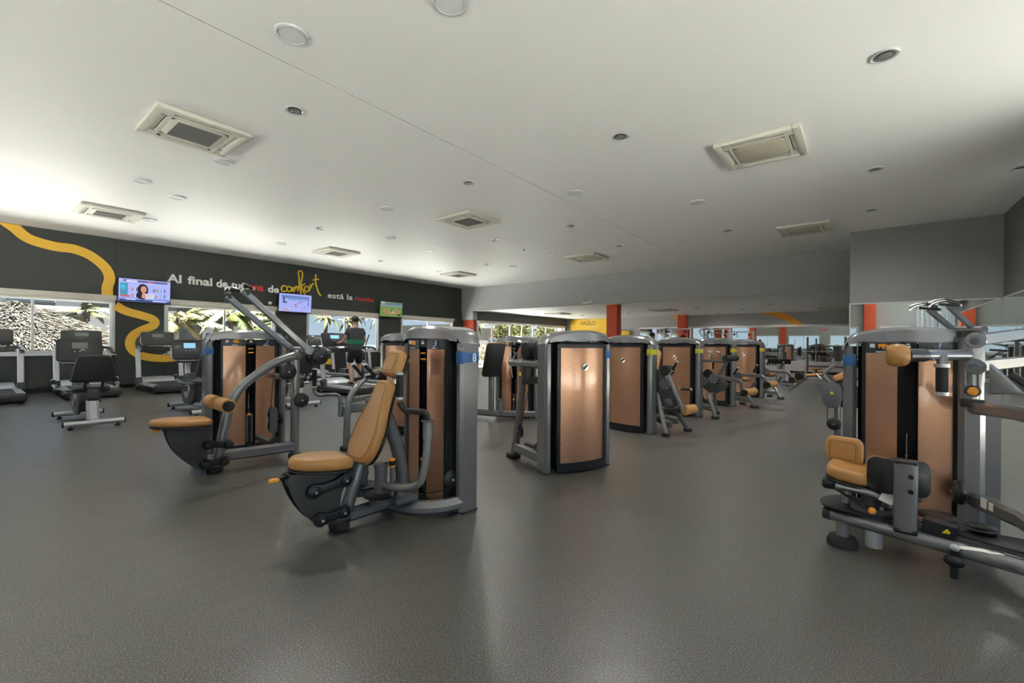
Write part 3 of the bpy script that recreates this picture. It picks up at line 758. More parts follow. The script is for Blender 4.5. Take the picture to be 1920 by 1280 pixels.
def seat_unit(P, x, y, z, front=-1, s=1):
    """shaped seat on a side plate with linkage; user faces front*y"""
    f = front
    pl = [(-.17, 0), (-.16, .12), (-.1, .25), (-.03, .30), (.03, .30), (.1, .25), (.16, .12), (.17, 0), (.155, -.08), (.11, -.12), (-.11, -.12), (-.155, -.08)]
    pl = [(a * .92, b * s) for a, b in smooth_closed(pl)]
    q = pad(P, pl, (x, y, z), (-1, 0, 0), (0, f, .10 ), .075, bev=.03, name='seat_pad')
    sp = smooth_closed([(-.12, -.03), (.18, -.03), (.27, -.05), (.25, -.15), (.18, -.28), (.1, -.36), (-.02, -.37), (-.05, -.2)])
    for d in (-.055, .055):
        B().prism(sp, (x + d, y, z), (0, f, 0), (0, 0, 1), .012).build('seat_side_plate', PLATE, P)
    B().box((x, y + f * .14, z - .07), (.1, .24, .07)).build('seat_bracket', BLK, P)
    B().cyl((x - .02, y + f * .24, z - .055), (x - .02, y + f * .31, z - .06), .012, n=10).build('lever_rod', BLK, P)
    B().box((x - .02, y + f * .325, z - .062), (.03, .06, .022), bev=.008).build('adjustment_lever', ORG, P)
def smooth_closed(pl, n=4):
    P = [V((a, b, 0)) for a, b in pl]; out = []; m = len(P)
    for i in range(m):
        a, b, c, d = P[i - 1], P[i], P[(i + 1) % m], P[(i + 2) % m]
        for j in range(n):
            t = j / n; p = .5 * ((2 * b) + (c - a) * t + (2 * a - 5 * b + 4 * c - d) * t * t + (3 * b - a - 3 * c + d) * t ** 3)
            out.append((p.x, p.y))
    return out

# ---- chest press (number 8): local origin = tower centre on the floor, user faces -y
def chest_press(loc, rz, label):
    P = thing('chest_press_machine', label, 'exercise machine', loc, rz)
    tower(P, W=.76, number='8', pin=.33, bside=1)
    # bow-shaped base in front of the tower
    B().rtube([(.33, .0, .07), (.33, -.2, .07), (.2, -.36, .07), (0, -.42, .07), (-.2, -.36, .07), (-.33, -.2, .07), (-.33, 0, .07)], .1, .1, .12, bev=.35).build('base_bow', GUN, P)
    B().rtube([(0, -.4, .08), (0, -.72, .07)], .075, .08).build('base_beam', GUN, P)
    # sloping front post carrying the seat, foot at the end
    B().tube([(0, -.76, .03), (0, -.62, .45), (0, -.56, .62)], .042, 16).build('front_post', GUN, P)
    foot(P, 0, -.78, .068, .06)
    # rear strut up to the back pad
    B().tube([(0, -.3, .1), (0, -.34, .42), (0, -.46, .72), (0, -.5, .8)], .048, 16, fil=.16).build('rear_strut', GUN, P)
    ux, uy = V((1, 0, 0)), V((0, .30, .72)).normalized()
    o = V((0, -.545, .68)); n = ux.cross(uy)
    bk = round_poly([(-.115, -.3), (.115, -.3), (.165, -.2), (.165, -.04), (.108, .1), (.095, .275), (-.095, .275), (-.108, .1), (-.165, -.04), (-.165, -.2)], .07, 5)
    pad(P, bk, o, ux, uy, .072, bev=.026, name='back_pad', seam=True)
    hd = round_poly([(-.108, -.088), (.108, -.088), (.092, .1), (-.092, .1)], .055, 5)
    pad(P, hd, o + uy * .40, ux, uy, .078, bev=.028, name='head_pad', seam=True)
    B().box(o - n * .05 + uy * .12, (.05, .02, .6), r=(-22.6, 0, 0)).build('back_bracket', GUN, P)
    seat_unit(P, 0, -.84, .45, -1, .82)
    link(P, (.075, -.97, .30), (.075, -.78, .33), (1, 0, 0)); link(P, (.075, -.93, .12), (.075, -.79, .13), (1, 0, 0))
    # swing arms on vertical pivots
    for s in (-1, 1):
        B().cyl((s * .13, -.56, .17), (s * .13, -.56, .38), .04, n=20).cyl((s * .13, -.56, .38), (s * .13, -.56, .405), .046, n=20).cyl((s * .13, -.56, .14), (s * .13, -.56, .19), .075, n=24).build('pivot_post', GREYP, P)
        B().disc((s * .13, -.56, .2), (0, 0, 1), .11, .02).build('cam_plate', BLK, P)
        w = .46 if s > 0 else .3; h = (.02, .14)[s < 0]
        B().tube([(s * .14, -.56, .27), (s * (w - .16), -.53, .27), (s * (w - .02), -.46, .3), (s * w, -.43, .46), (s * w, -.42, .62)], .027, 14, fil=.1).build('press_arm', GUNL, P)
        B().cyl((s * w, -.42, .6), (s * w, -.42, .71), .033, n=16).disc((s * w, -.42, .71), (0, 0, 1), .042, .012).build('arm_sleeve', GUN, P)
        B().tube([(s * w, -.42, .7), (s * w, -.43, .765), (s * (w - .06), -.46, .765), (s * (w - .15), -.52 + h, .765), (s * (w - .17), -.54 + h, .82)], .02, 12, fil=.05).build('handle_bar', BLK, P)
        grip(P, (s * (w - .17), -.54 + h, .85), (s * (w - .17), -.54 + h, 1.0), .023)
        B().cyl((s * .22, -.53, .2), (s * .22, -.53, .4), .014, n=10).build('adjuster_rod', GREYP, P)
        B().cyl((s * .22, -.53, .4), (s * .22, -.53, .44), .02, n=12).build('adjuster_knob', BLK, P)
        B().cyl((s * .22, -.53, .435), (s * .22, -.53, .447), .021, n=12).cyl((s * .22, -.53, .395), (s * .22, -.53, .403), .021, n=12).build('orange_ring', ORG, P, kind='stuff')
    B().box((.14, -.42, .15), (.2, .18, .05), bev=.02).box((-.14, -.42, .15), (.2, .18, .05), bev=.02).build('pivot_plate', GREYP, P)
    for s in (-1, 1): pulley(P, (s * .3, -.11, .24), (1, 0, 0), .062, .04)
    B().cyl((.3, -.12, .17), (.1, -.3, .12), .004, n=6).build('cable', CABLE, P); B().cyl((.2, -.53, .42), (.12, -.57, .39), .004, n=6).build('cable', CABLE, P)
    return P
chest_press((-2.555, 2.32, 0), -6, 'chest press machine with tan reclined back pad and number 8 on its blue band')

# ---- lat pulldown: local origin = tower centre, machine plane at x=lx; tower front faces -y
def lat_pulldown(loc, rz, label, s=1, band=BLUEB):
    """tower front faces -y; user frame stands in front of the tower, its plane along x"""
    P = thing('lat_pulldown_machine', label, 'exercise machine', loc, rz)
    tower(P, W=.82, band=band, pin=.39, ind=2)
    Y = -.88; X = lambda v: s * v
    # side frame in plane y=Y ; a = along the frame (0 = front post foot .. .7 = rear post)
    fx = lambda a: s * (-.52 + a)
    B().tube([(fx(0), Y, .03), (fx(.1), Y, .6), (fx(.2), Y, .78), (fx(.5), Y, 1.0), (fx(.72), Y, 1.07)], .043, 16, fil=.2).build('arched_tube', GUN, P)
    B().rtube([(fx(.05), Y, .14), (fx(.7), Y, .12)], .075, .1).build('base_beam', GUN, P)
    B().tube([(fx(.7), Y, .03), (fx(.7), Y, 1.02)], .042, 16).build('rear_post', GUN, P)
    foot(P, fx(-.01), Y, .065, .055); foot(P, fx(.7), Y, .06, .05)
    B().rtube([(fx(.66), Y, .83), (fx(.66), -.1, .83)], .05, .06).build('cross_beam', GUN, P)
    B().rtube([(fx(.6), Y + .04, .12), (fx(.6), -.05, .12)], .06, .07).build('base_cross_beam', GUN, P)
    # pivot head
    B().cyl((fx(.75), Y - .2, 1.12), (fx(.75), Y + .2, 1.12), .035, n=18).sph((fx(.72), Y, 1.07), .055).build('pivot_head', GUN, P)
    for k in (-1, 1):
        o = (fx(.75), Y + k * .19, 1.12)
        B().cyl((o[0], o[1] - .03, o[2]), (o[0], o[1] + .03, o[2]), .043, n=18).build('arm_hub', GUN, P)
        e = (fx(.15), Y + k * .25, 1.65); m_ = (fx(.3), Y + k * .25, 1.51)
        B().rtube([o, m_, e], .06, .04, .08, up=(0, 1, 0)).build('pull_arm', GUNL, P)
        q = V(e)
        B().rtube([q, q + V((s * .03, 0, .005))], .07, .05, up=(0, 1, 0)).build('arm_end_cap', BLK, P)
        B().tube([q, q + V((s * -.03, 0, .05)), q + V((s * -.0, k * -.06, .09)), q + V((s * .06, k * -.08, .07))], .009, 8, fil=.03).build('chrome_hook', CHROME, P)
        grip(P, q + V((s * .0, k * -.07, .06)), q + V((s * .09, k * -.09, .05)), .016)
        pulley(P, (fx(.93), Y + k * .07, 1.05), (0, 1, 0), .088, .05, 'counterweight')
    B().rtube([(fx(.76), Y, 1.12), (fx(.9), Y, 1.1), (fx(.98), Y, 1.04)], .08, .03, up=(0, 1, 0)).build('rear_lever', GREYP, P)
    B().prism([(-.03, .026), (.03, .026), (0, -.026)], (fx(.84), Y - .055 * 1, 1.1), (1, 0, 0), (0, 0, 1), .004).build('warning_label', WARN, P)
    pulley(P, (fx(.6), Y - .07, .9), (0, 1, 0), .082, .045)
    pulley(P, (fx(.74), Y - .06, .6), (0, 1, 0), .075, .045)
    for z in (.46, .34): pulley(P, (fx(.53), Y + .12, z), (0, 1, 0), .05, .03)
    B().prism(rrect(.07, .27, .035), (fx(.53), Y + .095, .4), (1, 0, 0), (0, 0, 1), .012).prism(rrect(.07, .27, .035), (fx(.53), Y + .145, .4), (1, 0, 0), (0, 0, 1), .012).build('pulley_cage', GREYP, P)
    pulley(P, (fx(.55), Y + .12, .16), (0, 1, 0), .055, .035)
    pulley(P, (s * .33, -.11, .3), (1, 0, 0), .07, .04)
    for x in (.5, .56): B().cyl((fx(x), Y + .1, .52), (fx(x), Y + .02, .9), .004, n=6).build('cable', CABLE, P)
    B().cyl((fx(.53), Y + .12, .28), (fx(.53), Y + .12, .2), .004, n=6).build('cable', CABLE, P)
    # thigh roller and seat
    for k in (-1, 1):
        B().cyl((fx(.02), Y + k * .07, .63), (fx(.02), Y + k * .27, .63), .062, n=26).build('thigh_roller', TAN, P)
        B().disc((fx(.02), Y + k * .275, .63), (0, 1, 0), .047, .02).build('roller_cap', FOAM, P)
    B().tube([(fx(.02), Y - .2, .63), (fx(.02), Y + .2, .63)], .014, 8).tube([(fx(.02), Y, .63), (fx(.1), Y, .61)], .02, 8).build('roller_axle', GUN, P)
    pl = [(-.17, 0), (-.16, .12), (-.1, .25), (-.03, .30), (.03, .30), (.1, .25), (.16, .12), (.17, 0), (.155, -.08), (.11, -.12), (-.11, -.12), (-.155, -.08)]
    pad(P, [(a, b * 1.0) for a, b in smooth_closed(pl)] if s > 0 else [(-a, b) for a, b in smooth_closed(pl)][::-1], (fx(-.18), Y, .49), (0, 1 if s > 0 else 1, 0), (-s, 0, .06), .06, bev=.028, name='seat_pad')
    sp = smooth_closed([(-.12, -.03), (.14, -.03), (.2, -.05), (.17, -.18), (.1, -.3), (.0, -.4), (-.08, -.42), (-.1, -.2)])
    for d in (-.055, .055): B().prism(sp, (fx(-.18), Y + d, .49), (-s, 0, 0), (0, 0, 1), .012).build('seat_side_plate', PLATE, P)
    B().box((fx(-.14), Y, .05), (.1, .1, .1)).build('seat_foot', GUN, P)
    link(P, (fx(-.08), Y - .09, .28), (fx(.07), Y - .09, .26), (0, 1, 0)); link(P, (fx(-.1), Y - .09, .11), (fx(.04), Y - .09, .11), (0, 1, 0))
    B().cyl((fx(-.4), Y, .44), (fx(-.34), Y, .44), .01, n=8).build('lever_rod', BLK, P)
    B().box((fx(-.44), Y, .44), (.06, .03, .02), bev=.008).build('adjustment_lever', ORG, P)
    return P
lat_pulldown((-5.5, 2.06, 0), 90 - 3, 'lat pulldown machine with two raised pull arms, thigh roller and blue band')

def hub(P, c, ax, r=.075):
    """round cover plate with a ring of bolts"""
    ax = V(ax).normalized(); x, y, d = basis(ax); c = V(c)
    o = B().cyl(c - d * .015, c + d * .015, r, n=28).build('hub_cover', GREYP, P)
    b = B()
    for i in range(6):
        p = c + x * (r * .72 * math.cos(PI * i / 3)) + y * (r * .72 * math.sin(PI * i / 3)); b.cyl(p - d * .02, p + d * .02, r * .09, n=8)
    b.cyl(c - d * .022, c + d * .022, r * .1, n=8).build('bolts', SILV, o, kind='stuff')
    return o

# ---- leg machines: tower seen from behind, side unit standing beside it. Local x to the right as seen from the aisle, y away
def side_tower(P, band):
    """tower whose copper back faces local -y: build, then turn its parts by half a turn"""
    tower(P, band=band)
    for o in P.children: o.rotation_euler = (0, 0, PI)

def seated_curl(loc, rz, label):
    P = thing('seated_leg_curl_machine', label, 'exercise machine', loc, rz); side_tower(P, YELB)
    Y = .12; X = lambda v: v + .36
    B().rtube([(X(0), Y + .05, .17), (X(.2), Y, .14)], .07, .09).rtube([(X(-.6), Y + .35, .14), (X(.12), Y + .35, .14)], .07, .09).build('base_beam', GUN, P)
    B().tube([(X(.02), Y - .02, .55), (X(.06), Y - .04, .38), (X(.2), Y - .12, .03)], .032, 14, fil=.08).build('front_leg', GUN, P)
    B().tube([(X(.1), Y + .1, .5), (X(.22), Y + .42, .03)], .032, 14).build('rear_leg', GUN, P)
    foot(P, X(.2), Y - .13, .055, .045); foot(P, X(.22), Y + .43, .055, .045)
    sh = smooth_closed([(-.04, .85), (.06, .86), (.12, .77), (.2, .68), (.27, .57), (.32, .46), (.25, .36), (.1, .37), (-.02, .44), (-.09, .57), (-.09, .72)])
    B().prism(sh, (X(.0), Y - .02, 0), (1, 0, 0), (0, 0, 1), .05, .01).build('side_shield', SHLD, P)
    hub(P, (X(.15), Y - .06, .68), (0, 1, 0), .075)
    B().rtube([(X(.2), Y - .1, .84), (X(.26), Y - .1, .7), (X(.42), Y - .1, .35)], .045, .03, .05, up=(0, 1, 0)).build('lever_arm', GUNL, P)
    B().rtube([(X(.3), Y - .06, .36), (X(.42), Y - .08, .42)], .06, .03, up=(0, 1, 0)).build('roller_bracket', GREYP, P)
    B().cyl((X(.43), Y - .08, .36), (X(.43), Y + .16, .36), .062, n=24).build('ankle_roller', TAN, P)
    B().cyl((X(.33), Y - .14, .34), (X(.33), Y - .02, .34), .04, n=18).build('wheel', BLK, P)
    B().cyl((X(.17), Y - .12, .86), (X(.17), Y + .02, .86), .07, n=24).build('thigh_roller', FOAM, P)
    B().tube([(X(.2), Y - .08, .8), (X(.27), Y - .08, .88)], .012, 8).build('handle_bar', CHROME, P)
    grip(P, (X(.26), Y - .08, .87), (X(.33), Y - .1, .98), .016); grip(P, (X(.36), Y - .05, .63), (X(.5), Y - .05, .635), .016)
    pad(P, rrect(.34, .4, .07), (X(-.32), Y + .5, .6), (1, 0, 0), (0, 1, .05), .06, name='seat_pad')
    pad(P, rrect(.32, .5, .07), (X(-.6), Y + .8, .88), (1, 0, 0), (0, .3, .9), .06, name='back_pad')
    B().prism(rrect(.1, .1, .02), (X(.2), Y - .07, .44), (1, 0, .3), (-.3, 0, 1), .02, .006).build('cover_plate', GREYP, P)
    pulley(P, (X(.0), Y - .05, .33), (0, 1, 0), .07, .04); return P
def leg_extension(loc, rz, label):
    P = thing('leg_extension_machine', label, 'exercise machine', loc, rz); side_tower(P, YELB)
    Y = .12; X = lambda v: v + .36
    B().rtube([(X(0), Y, .17), (X(.2), Y, .14)], .07, .09).build('base_beam', GUN, P)
    B().tube([(X(.16), Y, .5), (X(.1), Y - .03, .38), (X(.14), Y - .06, .3), (X(.25), Y - .1, .03)], .035, 14, fil=.06).build('front_leg', GUN, P)
    B().tube([(X(.1), Y + .2, .4), (X(.05), Y + .4, .03)], .032, 12).build('rear_leg', GUN, P)
    foot(P, X(.25), Y - .1, .06, .045); foot(P, X(.05), Y + .42, .06, .045)
    B().rtube([(X(0), Y - .04, .94), (X(.4), Y - .04, .94)], .06, .045).build('upper_beam', GUN, P)
    B().rtube([(X(.26), Y - .04, .66), (X(.42), Y - .04, .97)], .055, .04, up=(0, 1, 0)).build('diagonal_arm', GUNL, P)
    B().cyl((X(.42), Y - .16, .99), (X(.42), Y + .3, .99), .05, n=20).build('chest_roller', FOAM, P)
    B().prism([(-.15, .02), (.2, .04), (.32, -.02), (.26, -.12), (.12, -.19), (-.02, -.17), (-.12, -.09)], (X(.12), Y - .04, .6), (1, 0, 0), (0, 0, 1), .04, .01).build('cam_shield', SHLD, P)
    B().disc((X(.09), Y - .02, .72), (0, 1, 0), .08, .06).build('cam', BLK, P)
    hub(P, (X(.21), Y - .08, .65), (0, 1, 0), .078); hub(P, (X(.03), Y - .06, .6), (0, 1, 0), .075)
    B().rtube([(X(.28), Y - .06, .68), (X(.62), Y - .06, .64), (X(.66), Y - .06, .45)], .07, .04, .06, up=(0, 1, 0)).build('lever_arm', GUNL, P)
    B().cyl((X(.7), Y - .1, .46), (X(.7), Y + .3, .46), .058, n=22).build('ankle_roller', TAN, P); B().cyl((X(.69), Y - .12, .46), (X(.69), Y - .08, .46), .05, n=20).build('roller_wheel', BLK, P)
    pad(P, rrect(.36, .4, .07), (X(-.3), Y + .4, .72), (1, 0, 0), (0, 1, 0), .07, name='seat_pad')
    pad(P, rrect(.34, .5, .07), (X(-.4), Y + .5, .95), (.1, 1, 0), (-.2, 0, 1), .07, name='back_pad')
    for a in ((.16, .8), (.48, .72)): grip(P, (X(a[0]), Y, a[1]), (X(a[0] + (.01 if a[0] < .3 else .08)), Y, a[1] + .12), .016)
    for a in (.1, .24): B().tube([(X(a), Y + .1, .95), (X(a + .02), Y + .05, 1.08), (X(a - .04), Y + .02, 1.1)], .014, 8, fil=.03).build('chrome_hook', CHROME, P)
    pulley(P, (X(-.04), Y - .05, .3), (0, 1, 0), .08, .04); return P
def prone_curl(loc, rz, label, far=False):
    P = thing('prone_leg_curl_machine', label, 'exercise machine', loc, rz); side_tower(P, YELB)
    Y = .1; X = lambda v: v + .36
    B().rtube([(X(0), Y, .15), (X(.3), Y, .13)], .07, .09).rtube([(X(0), Y, .2), (X(.28), Y, .38)], .05, .05, up=(0, 1, 0)).build('base_beam', GUN, P)
    B().rtube([(X(.2), Y, .3), (X(.26), Y - .04, .2), (X(.36), Y - .06, .03)], .05, .05, .04, up=(0, 1, 0)).build('front_leg', GUN, P)
    foot(P, X(.36), Y - .06, .07, .045); foot(P, X(.02), Y + .3, .06, .045)
    B().rtube([(X(.2), Y, .24), (X(.36), Y, .5)], .06, .05, up=(0, 1, 0)).build('seat_post', GUN, P)
    hub(P, (X(.08), Y - .08, .6), (0, 1, 0), .075); B().disc((X(-.02), Y - .02, .62), (0, 1, 0), .09, .06).build('cam', BLK, P)
    B().rtube([(X(.1), Y - .06, .62), (X(.5), Y - .06, .62), (X(.58), Y - .06, .46)], .07, .04, .05, up=(0, 1, 0)).build('lever_arm', GUNL, P)
    B().cyl((X(.58), Y - .1, .45), (X(.58), Y - .06, .45), .062, n=22).build('roller_wheel', BLK, P); B().cyl((X(.6), Y - .06, .46), (X(.6), Y + .32, .46), .06, n=22).build('ankle_roller', TAN, P)
    pad(P, rrect(.36, .34, .06), (X(-.1), Y + .4, .52), (1, 0, 0), (0, 1, 0), .07, name='seat_pad')
    for x, z in ((-.1, .7), (.32, .72)): grip(P, (X(x), Y, z - .04), (X(x + .08), Y - .03, z + .1), .016)
    if far:
        B().disc((X(.72), Y - .05, .54), (0, 1, 0), .09, .07).build('cam_front', BLK, P)
        pad(P, rrect(.3, .16, .05), (X(.98), Y, .58), (1, 0, .15), (0, 1, 0), .06, m=TAN, name='knee_pad')
        B().rtube([(X(.5), Y, .2), (X(.85), Y, .5)], .05, .05, up=(0, 1, 0)).build('front_beam', GUN, P)
        B().tube([(X(.9), Y - .1, .5), (X(1.15), Y - .1, .5), (X(1.05), Y - .1, .6)], .014, 8, fil=.03).build('hand_rail', CHROME, P)
    return P
seated_curl((-2.55, 5.9, 0), -10, 'leg machine nearest in the bronze tower row, with yellow band')
leg_extension((-2.46, 7.78, 0), -9, 'second yellow banded tower of the row, with upper beam and dark roller')
prone_curl((-2.32, 9.62, 0), -9, 'third yellow banded tower of the row, with chrome tipped grips')
prone_curl((-2.12, 11.6, 0), -10, 'farthest yellow banded tower of the row, with low front pad', True)

# ---- M4: abdominal machine seen from behind, left of the aisle
def crunch_machine(loc, rz, label):
    P = thing('abdominal_machine', label, 'exercise machine', loc, rz); tower(P, band=BLUEB)
    X = .345
    F = lambda a, z: (X, -.08 - a, z)
    B().rtube([F(.52, .03), F(.44, .3), F(.36, .62), F(.33, .98)], .065, .07, .12, up=(1, 0, 0)).build('side_post', GUNL, P)
    B().prism(rrect(.16, .12, .04), F(.53, .022), (0, 1, 0), (1, 0, 0), .045, .01).build('rubber_foot', RUB, P)
    B().rtube([F(.48, .12), F(.0, .12)], .06, .1).build('base_beam', GUN, P)
    B().rtube([F(.33, .82), F(-.04, .86)], .05, .07).build('middle_beam', BLK, P)
    B().cyl(F(.56, 1.0), F(.34, 1.0), .038, n=18).rtube([F(.34, 1.0), F(-.03, 1.0)], .07, .07).build('upper_beam', GUN, P)
    B().sph(F(.58, 1.0), .042).build('beam_joint', GUN, P); B().sph(F(.34, 1.0), .052).build('beam_joint', GUN, P)
    for a, k in ((.5, 0), (.12, 1)):
        B().prism([(.1 * math.cos(t * PI / 10), -.2 * math.sin(t * PI / 10) * .9) for t in range(11)] + [(-.06, .04), (.06, .04)], (X - .14 - .0 * k, -.08 - a, .96), (0, 1, 0), (0, 0, 1), .03, .008).build('cam_plate', GREYP, P)
        hub(P, (X - .08, -.08 - a + .03, 1.04), (1, 0, 0), .07)
    for a in (.3, .06):
        r = B().cyl((X - .2, -.08 - a, 1.13), (X + .0, -.08 - a, 1.13), .085, n=26).build('foam_roller', FOAM, P)
        B().cyl((X - .45, -.08 - a, 1.13), (X - .2, -.08 - a, 1.13), .085, n=26).build('foam_roller', FOAM, P)
    pad(P, rrect(.36, .3, .06), (0, -.32, .8), (1, 0, 0), (0, 1, 0), .07, name='seat_pad')
    grip(P, F(.5, 1.12), F(.42, 1.22), .02)
    B().tube([F(.55, 1.02), F(.5, 1.1)], .014, 8).tube([F(.64, 1.14), F(.6, .99), F(.56, .84)], .008, 6).build('linkage_rod', CHROME, P)
    pulley(P, F(.4, .3), (1, 0, 0), .07, .035); pulley(P, F(.02, .2), (1, 0, 0), .06, .035)
    B().cyl(F(.37, .35), F(.2, .8), .004, n=6).build('cable', CABLE, P); B().cyl(F(.4, .25), F(.4, .16), .004, n=6).build('cable', CABLE, P)
    B().cyl((X - .1, -.5, .13), (X - .12, -.2, .13), .05, n=14).build('cross_tube', BLK, P)
    B().prism([(-.024, -.02), (.024, -.02), (0, .026)], (X + .035, -.08 - .33, .9), (0, 1, 0), (0, 0, 1), .004).build('warning_label', WARN, P)
    B().box((X + .035, -.03, 1.13), (.004, .05, .1)).build('paper_sticker', WHT, P)
    return P
crunch_machine((-2.18, 3.74, 0), -114, 'abdominal machine with foam rollers, its tower seen from behind at centre')

# ---- row machine behind the chest press
def row_machine(loc, rz, label):
    P = thing('rowing_machine', label, 'exercise machine', loc, rz); side_tower(P, BLUEB)
    B().rtube([(-.3, .0, .1), (.1, -1.1, .1)], .07, .09).build('base_beam', GUN, P)
    B().tube([(-.15, -.16, .84), (.02, -.5, .86), (.14, -.9, .78), (.15, -1.13, .6), (.145, -1.15, .3), (.14, -1.15, .03)], .036, 14, fil=.16).build('arched_tube', GUN, P)
    foot(P, .14, -1.16, .06, .05)
    B().rtube([(.15, -1.1, .56), (.2, -.3, .58)], .05, .06).build('cross_beam', GUN, P)
    B().rtube([(.09, -1.17, .46), (.19, -.75, .44)], .08, .09).build('pivot_beam', GUNL, P)
    B().cyl((.085, -1.18, .38), (.085, -1.18, .54), .03, n=14).build('pivot_post', GUN, P)
    B().tube([(.085, -1.18, .53), (.07, -1.19, .62), (.0, -1.23, .625), (-.14, -1.3, .61), (-.18, -1.31, .65), (-.18, -1.31, .71)], .019, 12, fil=.05).build('handle_bar', GUN, P)
    grip(P, (-.18, -1.31, .71), (-.18, -1.31, .9), .026)
    grip(P, (.31, -1.07, .82), (.26, -1.18, .96), .018); grip(P, (.38, -.95, .82), (.31, -1.06, .95), .018)
    B().tube([(.14, -1.0, .78), (.3, -1.05, .82), (.38, -.94, .82)], .016, 8).build('grip_base', BLK, P)
    pad(P, rrect(.3, .4, .06), (-.35, .2, .5), (1, 0, 0), (0, 1, 0), .06, name='seat_pad')
    pulley(P, (-.3, -.12, .16), (1, 0, 0)); return P
row_machine((-4.86, 3.8, 0), 12, 'rowing machine with curved handle bar, tower seen from behind')

# ---- pec deck style tower behind the abdominal machine
def calf_machine(loc, rz, label):
    P = thing('back_extension_machine', label, 'exercise machine', loc, rz); tower(P, band=BLUEB, pin=.3, ind=1)
    B().rtube([(-1.1, -.4, .1), (-.2, -.42, .1), (.4, -.2, .1)], .08, .1, .1).build('base_beam', GUN, P)
    B().rtube([(-.27, -.42, .1), (-.27, -.42, .75)], .09, .06, up=(0, 1, 0)).build('side_post', GUN, P)
    pad(P, rrect(.3, .55, .05), (-.22, -.45, .95), (-.75, -.6, 0), (.22, -.05, 1), .07, name='back_pad')
    B().cyl((-.1, -.42, .12), (-.1, -.42, .32), .035, n=14).disc((-.1, -.42, .33), (0, 0, 1), .05, .02).build('pivot_post', GUN, P)
    pad(P, rrect(.34, .34, .06), (-.75, -.5, .62), (1, 0, 0), (0, 1, 0), .07, name='seat_pad')
    B().prism(circ(.11, 20), (-.62, -.5, .78), (1, 0, 0), (0, 0, 1), .12, .02).build('round_cover', GREYP, P)
    B().prism(smooth_closed([(-.2, .18), (.0, .24), (.14, .1), (.12, -.12), (0, -.26), (-.12, -.24)]), (-.8, -.55, .5), (1, 0, 0), (0, 0, 1), .08, .01).build('side_shield', BLK, P)
    B().rtube([(-.98, -.6, .72), (-.88, -.6, .25), (-.7, -.6, .2)], .08, .05, .05, up=(0, 1, 0)).build('foot_lever', GREYP, P)
    B().rtube([(-.7, -.6, .25), (-.55, -.6, .25)], .04, .04).build('foot_bar', BLK, P)
    B().cyl((-1.0, -.6, .82), (-.8, -.6, .84), .035, n=14).build('roller', TAN, P)
    return P
calf_machine((-4.42, 5.75, 0), 12, 'back extension machine with tilted pad by the far glazing, under arched cap')

